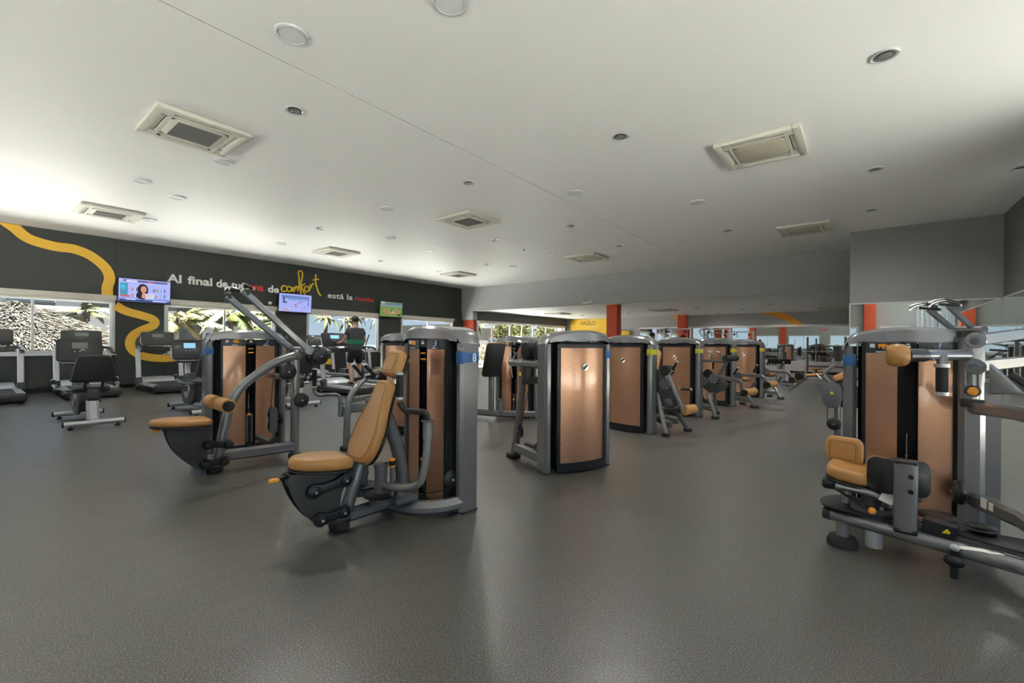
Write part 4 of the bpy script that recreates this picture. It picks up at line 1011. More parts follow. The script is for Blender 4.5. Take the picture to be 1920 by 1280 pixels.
# ---- torso rotation machine in the right foreground (tube runs along x)
def torso_rotation(loc, rz, label):
    P = thing('torso_rotation_machine', label, 'exercise machine', loc, rz); tower(P, W=.69, band=BLUEB, pin=.4, ind=1)
    Y = -.73
    B().tube([(-.39, Y + .02, .17), (.335, Y - .215, .17), (1.1, Y - .46, .16)], .037, 18).build('base_tube', GUN, P)
    B().cyl((-.415, Y + .028, .17), (-.375, Y + .015, .17), .039, n=18).build('tube_end_cap', BLK, P)
    B().cyl((-.325, Y, .03), (-.325, Y, .15), .034, n=16).build('foot_post', GUN, P)
    B().lathe([(0, 0), (.078, 0), (.078, .03), (.066, .055), (.05, .06), (0, .06)], (-.325, Y, 0), n=24).build('rubber_foot', RUB, P)
    B().cyl((-.18, Y - .03, .045), (-.18, Y - .03, .14), .04, n=18).build('support_cup', SILV, P)
    B().lathe([(0, 0), (.065, 0), (.065, .03), (0, .03)], (1.05, Y - .44, 0)).build('rubber_foot', RUB, P); B().cyl((1.05, Y - .44, .03), (1.05, Y - .44, .12), .04).build('foot_post', GUN, P)
    # rotating seat
    B().prism(smooth_closed([(-.24, .02), (-.15, .16), (.0, .17), (.16, .12), (.16, -.1), (0, -.16), (-.2, -.14)]), (-.2, Y + .1, .225), (1, 0, 0), (0, 1, 0), .014, .004).build('range_plate', BLK, P)
    B().cyl((-.19, Y + .05, .2), (-.19, Y + .05, .26), .1, n=28).cyl((-.19, Y + .05, .26), (-.19, Y + .05, .36), .05, n=20).build('seat_pivot', GREYP, P)
    for a in range(6): B().cyl((-.19 + .085 * math.cos(a * 1.05), Y + .05 + .085 * math.sin(a * 1.05), .255), (-.19 + .085 * math.cos(a * 1.05), Y + .05 + .085 * math.sin(a * 1.05), .275), .009, n=8).build('bolt', SILV, P)
    B().cyl((-.31, Y + .07, .24), (-.31, Y + .07, .38), .022, n=12).build('lock_post', SILV, P)
    sp = smooth_closed([(-.21, .12), (-.15, .17), (-.0, .17), (.1, .1), (.2, .06), (.235, -.02), (.2, -.09), (.05, -.11), (-.05, -.17), (-.15, -.17), (-.21, -.1)])
    pad(P, sp, (-.19, Y + .07, .42), (1, -.12, -.14), (.1, 1, 0), .075, bev=.03, name='seat_pad')
    B().tube([(-.36, Y - .06, .37), (-.19, Y - .06, .36), (-.05, Y, .3)], .03, 12, flat=.7).build('seat_arm', GUN, P)
    B().box((-.36, Y + .03, .355), (.14, .1, .06), bev=.02).build('seat_bracket', BLK, P)
    B().cyl((-.38, Y - .06, .36), (-.2, Y - .1, .27), .008, n=8).build('release_rod', BLK, P)
    B().sph((-.19, Y - .1, .268), .02).build('release_knob', ORG, P)
    pad(P, rrect(.2, .17, .045), (-.325, Y + .2, .535), (1, -.25, 0), (0, .12, 1), .06, bev=.028, name='hip_pad', seam=True)
    # knee post with pads either side
    ky = Y - .1
    B().sweep([(-.05, ky, .2), (-.05, ky, .565)], [(.052 * (abs(math.cos(a)) ** .6) * (1 if math.cos(a) > 0 else -1), .044 * (abs(math.sin(a)) ** .6) * (1 if math.sin(a) > 0 else -1)) for a in [2 * PI * i / 24 for i in range(24)]], up=(0, 1, 0)).build('knee_post', GUN, P)
    B().box((-.05, ky, .57), (.1, .086, .022), bev=.009).build('post_cap', BLK, P)
    B().box((-.05, ky, .2), (.1, .086, .03), bev=.009).build('post_cap', BLK, P)
    for z in (.5, .42): B().cyl((-.03, ky - .052, z), (-.03, ky - .04, z), .012, n=14).build('bolt_plug', BLKM, P)
    B().prism(rrect(.14, .2, .045), (-.145, ky + .02, .475), (1, -.25, 0), (0, 0, 1), .03, .01).build('knee_pad_shell', BLK, P)
    B().prism(rrect(.13, .19, .045), (-.152, ky + .055, .475), (1, -.25, 0), (0, 0, 1), .045, .018, 4).build('knee_pad', TAN, P)
    B().prism(rrect(.12, .2, .045), (.0, ky + .03, .475), (1, .5, 0), (0, 0, 1), .03, .01).build('knee_pad_shell', BLK, P)
    B().prism(rrect(.11, .19, .045), (-.01, ky + .065, .475), (1, .5, 0), (0, 0, 1), .04, .016, 4).build('knee_pad', TAN, P)
    B().box((-.12, Y - .07, .36), (.06, .02, .08), r=(0, 20, 0)).build('white_plate', WHT, P)
    # linkage and weight arm on the tube
    B().rtube([(-.1, Y + .0, .215), (.4, Y - .15, .2)], .012, .02).build('linkage_rod', SILV, P); B().rtube([(-.1, Y + .04, .215), (.4, Y - .11, .2)], .012, .02).build('linkage_rod', SILV, P)
    B().box((.09, Y - .09, .235), (.13, .08, .08), r=(0, 4, -18)).build('cable_housing', BLK, P)
    B().prism([(-.02, -.012), (.02, -.012), (0, .014)], (.11, Y - .142, .245), (1, 0, 0), (0, -.2, 1), .004).build('warning_label', WARN, P)
    B().cyl((.13, Y - .21, .04), (.13, Y - .21, .2), .016, n=12).sph((.13, Y - .21, .125), .042, sc=(1, .8, .8)).build('tension_knob', BLK, P)
    B().sph((.13, Y - .21, .19), .02).build('steel_ball', SILV, P)
    B().tube([(.13, Y - .2, .19), (.22, Y - .2, .2), (.3, Y - .2, .2)], .012, 8).build('turnbuckle', CHROME, P)
    B().prism(smooth_closed([(-.2, 0), (0, .1), (.22, .06), (.3, -.04), (.16, -.12), (-.08, -.08)]), (.33, Y - .1, .235), (1, -.1, 0), (.1, 1, 0), .012, .004).build('cam_plate', BLK, P)
    B().disc((.25, Y - .02, .26), (0, .1, 1), .06, .04).build('pulley', BLK, P); B().disc((.1, Y + .1, .25), (0, 0, 1), .09, .02).build('pulley', BLK, P)
    pulley(P, (.235, -.2, .3), (1, 0, 0), .075, .05)
    # right hand post, head, pads
    px_, py_ = .295, -.12
    B().rtube([(px_, py_, .02), (px_, py_, .84)], .12, .12, bev=.22).build('main_post', GUNL, P)
    B().box((px_ + .1, py_ + .06, .5), (.07, .07, .96)).build('rear_post', GUN, P)
    B().cyl((px_, py_, .84), (px_, py_, 1.26), .062, n=28).build('upper_post', GUNL, P)
    B().cyl((px_, py_, 1.26), (px_, py_, 1.3), .064, n=28).build('post_cap', BLK, P)
    B().box((px_, py_ - .06, .855), (.11, .02, .05), bev=.009).build('post_collar', BLK, P)
    B().cyl((px_, py_ - .05, .93), (px_, py_ - .074, .93), .036, n=22).build('button_ring', BLK, P); B().sph((px_, py_ - .07, .93), .028, sc=(1, .5, 1)).build('orange_button', ORG, P)
    B().cyl((px_, py_, 1.15), (px_ - .27, py_ - .43, 1.15), .034, n=20).build('upper_arm', GUN, P)
    B().cyl((px_ - .25, py_ - .4, 1.15), (px_ - .34, py_ - .54, 1.15), .038, n=20).build('arm_end', BLK, P)
    dd = V((-.53, -.85, 0)).normalized()
    B().lathe([(0, -.05), (.045, -.05), (.062, -.03), (.066, 0), (.062, .03), (.045, .05), (0, .05)], (px_ - .375, py_ - .59, 1.15), V((-1, -.1, 0)).normalized(), V((-.1, 1, 0)).normalized(), V((0, 0, 1)), n=26).build('chest_pad', TAN, P)
    B().cyl((px_ - .16, py_ - .3, 1.15), (px_ - .165, py_ - .33, 1.08), .024, n=14).build('grip_stem', GUN, P)
    g_ = B().cyl((px_ - .165, py_ - .34, .93), (px_ - .165, py_ - .34, 1.09), .028, n=20).build('hand_grip', FOAM, P)
    B().cyl((px_ - .165, py_ - .34, 1.08), (px_ - .165, py_ - .34, 1.1), .036, n=20).build('grip_collar', SILV, g_)
    B().cyl((px_ - .165, py_ - .34, .915), (px_ - .165, py_ - .34, .935), .031, n=20).build('grip_cap', SILV, g_)
    for z, dz in ((1.24, .08), (1.08, .03)):
        B().rtube([(px_, py_ - .06, z), (px_ + .25, py_ + .48, z + dz * .5), (px_ + .6, py_ + 1.25, z + dz * 1.2)], .03, .075, up=(0, 0, 1)).build('parallel_arm', GUNL, P)
        B().lathe([(0, .0), (.045, 0), (.048, .01), (.044, .018), (.03, .018), (.028, .024), (0, .026)], (px_ + .01, py_ - .075, z), V((-.2, -1, 0)).normalized(), V((1, -.2, 0)).normalized(), V((0, 0, 1)), n=30).build('pivot_cap', GUNL, P)
        B().cyl((px_ + .005, py_ - .1, z), (px_ + .003, py_ - .108, z), .018, n=18).build('pivot_bolt', GREYP, P)
    B().rtube([(px_, py_, .82), (px_ + .08, py_ - .63, .87), (px_ + .1, py_ - .9, .88)], .06, .07).build('upper_cross_beam', GUN, P)
    B().rtube([(px_, py_, .26), (px_ + .145, py_ - .4, .28), (px_ + .3, py_ - .85, .2)], .08, .09).build('lower_cross_beam', GUN, P)
    B().box((px_ + .03, py_ - .2, .285), (.004, .05, .055), r=(0, 0, 20)).build('paper_label', WHT, P); B().box((px_ + .05, py_ - .255, .285), (.004, .035, .045), r=(0, 0, 20)).build('paper_label', WHT, P)
    B().prism([(0, .12), (.14, -.04), (.02, -.06), (0, -.06)], (px_ + .07, py_ - .1, .98), (1, -.5, 0), (0, 0, 1), .05, .01).build('angle_quadrant', GUN, P)
    B().rtube([(px_ + .16, py_ - .05, 1.04), (px_ + .5, py_ - .25, .7)], .04, .03, up=(0, 1, 0)).build('diagonal_strut', BLK, P)
    return P
torso_rotation((.245, 4.06, 0), 0, 'torso rotation machine in the right foreground with orange knob')

# partly hidden machines
def pec_machine(loc, rz, label):
    """machine half hidden behind the torso machine, with shield, bent lever and padded top"""
    P = thing('biceps_machine', label, 'exercise machine', loc, rz); tower(P, W=.77, band=BLUEB)
    x = -.62
    B().rtube([(x + .05, -.05, .1), (x + .5, .0, .1)], .08, .09).build('base_beam', GUN, P)
    B().tube([(x + .03, -.06, .05), (x + .03, -.06, .5)], .032, 14).build('front_leg', GUN, P); foot(P, x + .03, -.06)
    B().prism(smooth_closed([(-.12, .14), (.06, .15), (.1, -.02), (.04, -.13), (-.06, -.12), (-.1, 0)], 3), (x - .02, -.12, .62), (1, 0, 0), (0, 0, 1), .05, .008).build('side_shield', GREYP, P)
    B().prism([(-.02, -.016), (.02, -.016), (0, .02)], (x - .02, -.15, .66), (1, 0, 0), (0, 0, 1), .004).build('warning_label', WARN, P)
    B().box((x + .14, -.05, .62), (.16, .12, .26), bev=.02).build('cam_housing', BLK, P)
    B().rtube([(x + .0, -.1, .74), (x + .24, -.1, .92)], .11, .05, up=(0, 1, 0)).build('forearm_bracket', GREYP, P)
    pad(P, rrect(.2, .3, .05), (x + .08, -.02, .86), (1, 0, .6), (0, 1, 0), .07, name='arm_pad')
    B().tube([(x + .02, -.1, .72), (x - .1, -.12, .84), (x - .09, -.12, .89), (x + .06, -.12, 1.04)], .02, 12, fil=.05).build('bent_lever', GUNL, P)
    B().cyl((x + .05, -.12, 1.03), (x + .03, -.12, 1.2), .045, n=20).build('foam_roller', FOAM, P)
    B().disc((x + .05, -.12, 1.21), (0, 0, 1), .048, .02).build('roller_cap', SILV, P)
    pulley(P, (x + .0, -.14, .3), (0, 1, 0), .07, .04); B().cyl((x - .06, -.14, .3), (x - .06, -.14, .5), .004, n=6).build('cable', CABLE, P)
pec_machine((.38, 6.45, 0), 0, 'biceps machine half hidden behind the torso machine, with grey warning shield')
P = thing('pull_arm_machine', 'machine with two raised chrome hooked arms in front of the wall mirror', 'exercise machine', (1.0, 7.5, 0), 0)
B().tube([(0, 0, .04), (0, 0, 1.36)], .05, 16).build('rear_post', GUN, P); B().lathe([(0, 0), (.09, 0), (.08, .05), (0, .05)]).build('rubber_foot', RUB, P)
B().rtube([(0, .0, .12), (.1, .9, .12)], .08, .1).build('base_beam', GUN, P); B().cyl((-.1, .1, 1.4), (.12, -.12, 1.4), .05, n=18).build('pivot_head', GUN, P)
for k in (0, 1):
    o = V((.06 - .16 * k, .0 + .1 * k, 1.4)); e = o + V((-.26, -.3, .28 - .03 * k))
    B().rtube([o, e], .07, .04, up=(.7, -.7, 0)).build('pull_arm', GUNL, P)
    for j in (0, 1): B().tube([e + V((.08, .04, .02 + .02 * j)), e + V((-.04, -.03, .06 + .02 * j)), e + V((-.14, -.1, .03 + .03 * j)), e + V((-.18, -.12, -.02 + .05 * j))], .012, 8, fil=.03).build('chrome_hook', CHROME, P)
    grip(P, e + V((-.1, -.06, .02)), e + V((.1, .04, .0)), .016)

# ================================================================ cardio equipment (user faces local +y)
TRM = mat('treadmill_silver', (.56, .57, .59), .35, .5, .3, noise=200, var=.05); CONS = mat('console_black', (.03, .03, .033), .38, 0, .3, noise=90, var=.15)
BELT = mat('running_belt', (.03, .03, .032), .6, noise=200, var=.2); LCD = mat('grey_lcd', (.22, .23, .23), .3, noise=60, var=.05)
LIT = mat('lit_display', (.25, .55, .75), .4, emit=.35); RED = mat('red_key', (.6, .03, .02), .4, noise=60, var=.05)
def console(P, c, w, h, tilt, lit=False):
    o = B().prism(rrect(w, h, .05), c, (1, 0, 0), (0, math.sin(math.radians(tilt)), math.cos(math.radians(tilt))), .05, .014).build('console', CONS, P)
    n = V((0, -math.cos(math.radians(tilt)), math.sin(math.radians(tilt)))); u = V((0, math.sin(math.radians(tilt)), math.cos(math.radians(tilt)))); c = V(c)
    B().box(c + n * .026 + u * h * .2, (w * .34, .004, h * .26), r=(-tilt, 0, 0)).build('display', LIT if lit else LCD, o)
    for k, m in ((-.06, WHT), (0, WHT), (.07, RED)): B().box(c + n * .026 - u * h * .06 + V((k, 0, 0)), (.018, .004, .009), r=(-tilt, 0, 0)).build('key', m, o)
    B().tube([c + V((-w / 2 - .008, .01, h * .1)), c - u * h * .42 + V((-w / 2 - .008, 0, 0)), c - u * h * .55 + V((-w / 2 + .06, 0, 0)), c - u * h * .56 + V((w * .2, 0, 0))], .01, 8, fil=.04).build('chrome_rim', TRM, o)
    return o
def treadmill(loc, rz, label, lit=False, group='treadmills facing the windows'):
    P = thing('treadmill', label, 'treadmill', loc, rz, group)
    for s in (-1, 1):
        B().box((s * .36, -.1, .14), (.12, 1.75, .13), bev=.03).build('side_rail', TRM, P)
        B().box((s * .425, -.1, .1), (.02, 1.7, .1), bev=.008).build('side_skirt', CONS, P)
        B().rtube([(s * .43, .28, .1), (s * .43, .34, .3)], .12, .16).build('upright_base', CONS, P)
        B().rtube([(s * .43, .33, .28), (s * .43, .44, 1.02)], .065, .1, up=(1, 0, 0)).build('upright', TRM, P)
        B().rtube([(s * .43, .5, 1.05), (s * .43, .18, 1.03), (s * .43, .02, .97)], .08, .07, .08, up=(1, 0, 0)).build('hand_rail', GUNL, P)
        B().rtube([(s * .43, .46, 1.04), (s * .24, .52, 1.08)], .06, .05).build('console_arm', CONS, P)
        for y in (-.9, .7): B().lathe([(0, 0), (.04, 0), (.03, .05), (0, .06)], (s * .36, y, 0), n=12).build('level_foot', RUB, P)
    B().box((0, -.1, .165), (.62, 1.72, .05), bev=.015).build('running_belt', BELT, P)
    B().box((0, -1.0, .12), (.86, .14, .17), bev=.05).build('rear_cover', CONS, P)
    B().prism(smooth_closed([(-.3, .1), (-.2, .24), (.1, .3), (.34, .26), (.4, .1), (.3, .04), (-.25, .05)], 3), (0, .7, 0), (0, 1, 0), (0, 0, 1), .74, .03).build('motor_cover', TRM, P)
    B().rtube([(-.36, .5, 1.02), (0, .56, 1.0), (.36, .5, 1.02)], .09, .12).build('cross_bar', CONS, P)
    B().box((0, .47, 1.07), (.06, .02, .018)).build('stop_key', RED, P)
    B().rtube([(0, .56, 1.0), (0, .62, 1.15)], .1, .06).build('console_neck', CONS, P)
    console(P, (0, .6, 1.27), .68, .34, 15, lit)
    return P
T1 = treadmill((-13.45, 1.8, 0), 90, 'treadmill facing the first window, behind the recumbent bike')
for y, lb in ((.42, 'treadmill cut by the left edge of the view'), (3.2, 'treadmill over the yellow ribbon below the first television'), (4.6, 'treadmill behind the lat pulldown, left one'), (7.4, 'treadmill against the third window, left one'), (8.8, 'treadmill against the third window, right one'), (10.2, 'treadmill between the third and fourth windows')):
    dup(T1, (-13.45, y, 0), label=lb)
treadmill((-9.75, 5.9, 0), 90, 'treadmill with the man on it', True)

def recumbent(loc, rz, label, lit=False):
    P = thing('recumbent_bike', label, 'exercise bike', loc, rz, 'recumbent bikes')
    for y, w in ((-.62, .62), (.68, .56)):
        B().tube([(-w / 2, y, .075), (w / 2, y, .075)], .036, 14).build('floor_bar', TRM, P)
        for s in (-1, 1):
            B().cyl((s * (w / 2 - .004), y, .075), (s * (w / 2 + .012), y, .075), .038, n=14).build('bar_end_cap', BLK, P)
            B().lathe([(0, 0), (.03, 0), (.03, .02), (.012, .03), (.012, .05), (0, .05)], (s * (w / 2 - .07), y, 0), n=12).build('level_foot', RUB, P)
    B().rtube([(0, -.6, .1), (0, -.2, .12), (0, .66, .09)], .09, .07, .08).build('frame_beam', TRM, P)
    B().rtube([(0, -.48, .1), (0, -.42, .42)], .13, .12).build('seat_post', TRM, P)
    B().prism(rrect(.15, .17, .04), (0, -.46, .44), (1, 0, 0), (0, .15, 1), .1, .03).build('rail_end_cover', BLK, P)
    B().prism(smooth_closed([(-.32, .3), (-.2, .5), (.05, .62), (.3, .55), (.4, .35), (.3, .1), (.0, .06), (-.22, .1)], 3), (0, .42, .02), (0, 1, 0), (0, 0, 1), .15, .04).build('drive_housing', CONS, P)
    for s in (-1, 1):
        B().cyl((s * .075, .4, .33), (s * .1, .4, .33), .12, n=24).build('crank_cover', TRM, P)
        B().rtube([(s * .12, .4, .33), (s * .12, .4 + s * .13, .33 - s * .08)], .02, .03, up=(1, 0, 0)).build('crank', GUN, P)
        B().box((s * .18, .4 + s * .13, .33 - s * .08), (.1, .1, .03), bev=.01).build('pedal', BLK, P)
        B().tube([(s * .18, -.35, .5), (s * .28, -.3, .52), (s * .33, -.08, .52), (s * .34, .02, .58)], .018, 10, fil=.06).build('side_handle', GUN, P)
        grip(P, (s * .335, -.0, .56), (s * .34, .06, .63), .024)
        B().rtube([(s * .09, -.5, .5), (s * .09, -.56, .66)], .03, .02).build('back_strut', BLK, P)
    pad(P, rrect(.42, .4, .12), (0, -.25, .52), (1, 0, 0), (0, 1, .05), .07, m=BLK, name='seat_cushion')
    bk = smooth_closed([(-.2, -.17), (.2, -.17), (.225, -.1), (.18, .15), (.12, .2), (-.12, .2), (-.18, .15), (-.225, -.1)], 3)
    pad(P, bk, (0, -.56, .8), (1, 0, 0), (0, -.16, 1), .07, m=BLK, name='backrest')
    B().tube([(0, .6, .4), (0, .72, .7), (0, .62, 1.0)], .045, 14, fil=.1).build('console_mast', TRM, P)
    B().tube([(-.24, .3, .86), (-.2, .5, .84), (.2, .5, .84), (.24, .3, .86)], .016, 8, fil=.06).build('handle_bar', BLK, P)
    console(P, (0, .6, 1.05), .52, .36, 12, lit)
    return P
R1 = recumbent((-8.92, 1.2, 0), 90, 'recumbent bike in front of the first treadmill, seen from behind')
recumbent((-8.9, 2.62, 0), 90, 'recumbent bike left of the lat pulldown, with lit display', True)
dup(R1, (-8.6, 3.95, 0), label='recumbent bike seen through the lat pulldown frame')

def elliptical(loc, rz, label):
    P = thing('elliptical_trainer', label, 'elliptical trainer', loc, rz, 'elliptical trainers')
    B().rtube([(0, -.9, .08), (0, .8, .08)], .1, .08).build('base_beam', TRM, P)
    for y in (-.9, .8): B().tube([(-.28, y, .06), (.28, y, .06)], .035, 12).build('floor_bar', TRM, P)
    B().prism(smooth_closed([(-.36, .05), (-.36, .4), (-.1, .62), (.2, .56), (.36, .3), (.34, .05)], 3), (0, .45, .05), (0, 1, 0), (0, 0, 1), .26, .05).build('drive_housing', CONS, P)
    for s in (-1, 1):
        B().cyl((s * .14, .42, .4), (s * .17, .42, .4), .2, n=28).build('disc_cover', TRM, P)
        B().rtube([(s * .2, .5, .4 + s * .1), (s * .2, -.7, .22)], .05, .04, up=(1, 0, 0)).build('pedal_arm', GUNL, P)
        B().box((s * .2, -.35, .3 + s * .04), (.16, .36, .05), r=(-7, 0, 0), bev=.02).build('foot_plate', BLK, P)
        B().tube([(s * .25, .5, .5), (s * .27, .6, 1.1), (s * .24, .35, 1.45)], .018, 10, fil=.2).build('moving_arm', GUN, P)
    B().tube([(0, .6, .5), (0, .72, 1.15)], .05, 14).build('mast', TRM, P)
    console(P, (0, .68, 1.32), .48, .34, 15); return P
E1 = elliptical((-11.35, 7.55, 0), 90, 'elliptical trainer beyond the man, with round silver cover')
dup(E1, (-11.3, 9.3, 0), label='elliptical trainer to the right of the man, near the third window')
dup(E1, (-13.3, 6.0, 0), label='elliptical trainer by the window left of the man')
dup(E1, (-12.9, 12.4, 0), label='elliptical trainer near the fourth window')

# ---------------------------------------------------------------- televisions
def picture(parent, items, w, h):
    k = 0
    for (kind, x, y, a, b, col) in items:
        k += 1; m = mat('screen_%.2f_%.2f_%.2f' % col, col, .5, emit=.42)
        pl = rrect(a, b, min(a, b) * .02) if kind == 'r' else [(a / 2 * math.cos(t * PI / 10), b / 2 * math.sin(t * PI / 10)) for t in range(20)]
        o = B().prism([(px_ + x, py_ + y) for px_, py_ in pl], (0.032 + .0012 * k, 0, 0), (0, 1, 0), (0, 0, 1), .001).build('picture_area', m, parent)
def tv(y, z, label, items):
    P = thing('television', label, 'television', (XL + .14, y, z), 0, 'wall televisions')
    P.rotation_euler = (0, math.radians(4), 0)
    B().box((0, 0, 0), (.05, 1.09, .63), bev=.012).build('casing', BLK, P)
    sc = B().box((.027, 0, .01), (.006, 1.05, .575)).build('screen', mat('screen_base_%.2f' % items[0][5][0], items[0][5], .3, emit=.42), P)
    picture(sc, items[1:], 1.05, .575)
    B().box((-.08, 0, 0), (.12, .2, .2)).build('wall_bracket', BLK, P)
    return P
sh = (.28, .3, .62); dk = (.04, .03, .08)
it = [('r', 0, 0, 1, 1, (.3, .33, .68))]
for x0, n, y0 in ((-.24, 4, .04), (.2, 4, .04), (.36, 4, -.1), (.2, 3, -.12), (-.24, 4, -.12), (.36, 4, .04)):
    for j in range(n): it.append(('r', x0 + j * .03 - .03, y0, .02, .09, [(.05, .06, .2), (.1, .25, .5), (.5, .16, .05), (.1, .3, .25), (.5, .5, .7)][(j + int(abs(x0 * 50))) % 5]))
it += [('r', -.43, .02, .15, .34, (.05, .2, .35)), ('e', -.45, .08, .1, .12, (.02, .35, .5)), ('r', -.4, -.14, .18, .05, (.45, .1, .08)), ('r', 0, .25, .9, .05, (.08, .08, .2)), ('r', -.28, .245, .22, .035, (.5, .52, .75)), ('r', .1, .24, .14, .03, (.4, .1, .1)),
       ('r', 0, -.21, 1.04, .06, (.14, .2, .55)), ('r', 0, -.25, 1.04, .05, (.03, .04, .14)), ('r', -.3, -.22, .2, .02, (.6, .65, .85)), ('r', .3, -.24, .3, .02, (.6, .65, .85)),
       ('e', -.06, .04, .22, .3, (.012, .01, .015)), ('e', -.06, -.1, .26, .22, (.012, .01, .015)), ('r', .08, -.12, .2, .14, (.45, .45, .55)), ('e', -.045, .05, .12, .17, (.5, .22, .17)), ('r', -.045, -.06, .05, .1, (.45, .2, .16)), ('r', -.04, -.13, .08, .09, (.5, .22, .2)), ('e', -.045, .005, .035, .012, (.3, .05, .05)), ('e', -.07, .065, .018, .01, (.05, .02, .02)), ('e', -.022, .065, .018, .01, (.05, .02, .02))]
tv(3.06, 2.49, 'first television on the charcoal wall, showing a woman before bookshelves', it)
it2 = [('r', 0, 0, 1, 1, (.3, .28, .66)), ('r', 0, .2, .9, .1, (.1, .16, .4)), ('r', .05, .12, .6, .04, (.12, .25, .5)), ('r', -.38, .1, .06, .22, (.05, .07, .2)), ('r', -.34, .02, .12, .05, (.05, .07, .2)), ('r', .42, .05, .03, .24, (.08, .1, .3)),
       ('e', .0, -.06, .04, .09, (.4, .05, .08)), ('e', .01, -.0, .022, .03, (.3, .15, .1)), ('e', .1, .03, .03, .07, (.25, .04, .12)), ('e', .17, .06, .03, .07, (.2, .04, .12)), ('e', .02, -.12, .06, .02, (.15, .1, .35)), ('r', -.32, -.22, .24, .03, (.55, .2, .1)), ('r', -.2, -.19, .06, .02, (.7, .7, .75)), ('e', .3, -.1, .02, .05, (.1, .1, .3))]
tv(6.95, 2.48, 'second television, showing players on a pale indoor court', it2)
it3 = [('r', 0, 0, 1, 1, (.12, .2, .06)), ('r', 0, .22, 1.04, .1, (.1, .14, .2)), ('r', 0, .15, 1.04, .03, (.2, .3, .45)), ('e', 0, -.06, .85, .26, (.28, .16, .08)), ('e', 0, -.0, .5, .14, (.13, .24, .07)), ('r', -.4, .25, .15, .03, (.6, .62, .6)), ('e', .02, -.04, .06, .12, (.04, .05, .09)), ('e', .07, -.08, .08, .09, (.3, .32, .36)), ('e', .02, .03, .04, .04, (.03, .03, .05)), ('r', .36, -.2, .14, .08, (.03, .05, .03)), ('e', .04, -.13, .2, .04, (.45, .3, .18))]
tv(10.73, 2.52, 'third television, showing a ball game on a green field', it3)
rt = thing('television', 'dark television edge on the right wall', 'television', (XR - .1, 8.5, 2.7)); B().box((0, 0, 0), (.06, 1.1, .62), bev=.01).build('casing', BLK, rt); B().box((.05, 0, 0), (.1, .2, .2)).build('wall_bracket', BLK, rt)
tag(B().box((XL + .04, 6.2, 2.44), (.05, .1, .09), bev=.01).build('wall_sensor', DISC), 'small white sensor box left of the second television', 'sensor')

# ---------------------------------------------------------------- people
def skin(name, nodes, edges, m, parent, sub=2, root=0, loc=None):
    me = bpy.data.meshes.new(name); me.from_pydata([n[:3] for n in nodes], edges, [])
    o = bpy.data.objects.new(name, me); COL.objects.link(o)
    o.modifiers.new('s', 'SKIN')
    sv = me.skin_vertices[0].data
    for i, n in enumerate(nodes):
        sv[i].radius = n[3:5] if len(n) > 4 else (n[3], n[3]); sv[i].use_root = i == root
    sm = o.modifiers.new('u', 'SUBSURF'); sm.levels = sub; sm.render_levels = sub
    dg = bpy.context.evaluated_depsgraph_get(); n2 = bpy.data.meshes.new_from_object(o.evaluated_get(dg))
    bpy.data.objects.remove(o); n2.name = name; n2.materials.clear(); n2.materials.append(m); n2.polygons.foreach_set('use_smooth', [True] * len(n2.polygons))
    ob = bpy.data.objects.new(name, n2); COL.objects.link(ob); ob.parent = parent
    return ob
SKINM = mat('skin', (.5, .28, .19), .55, noise=30, var=.05)
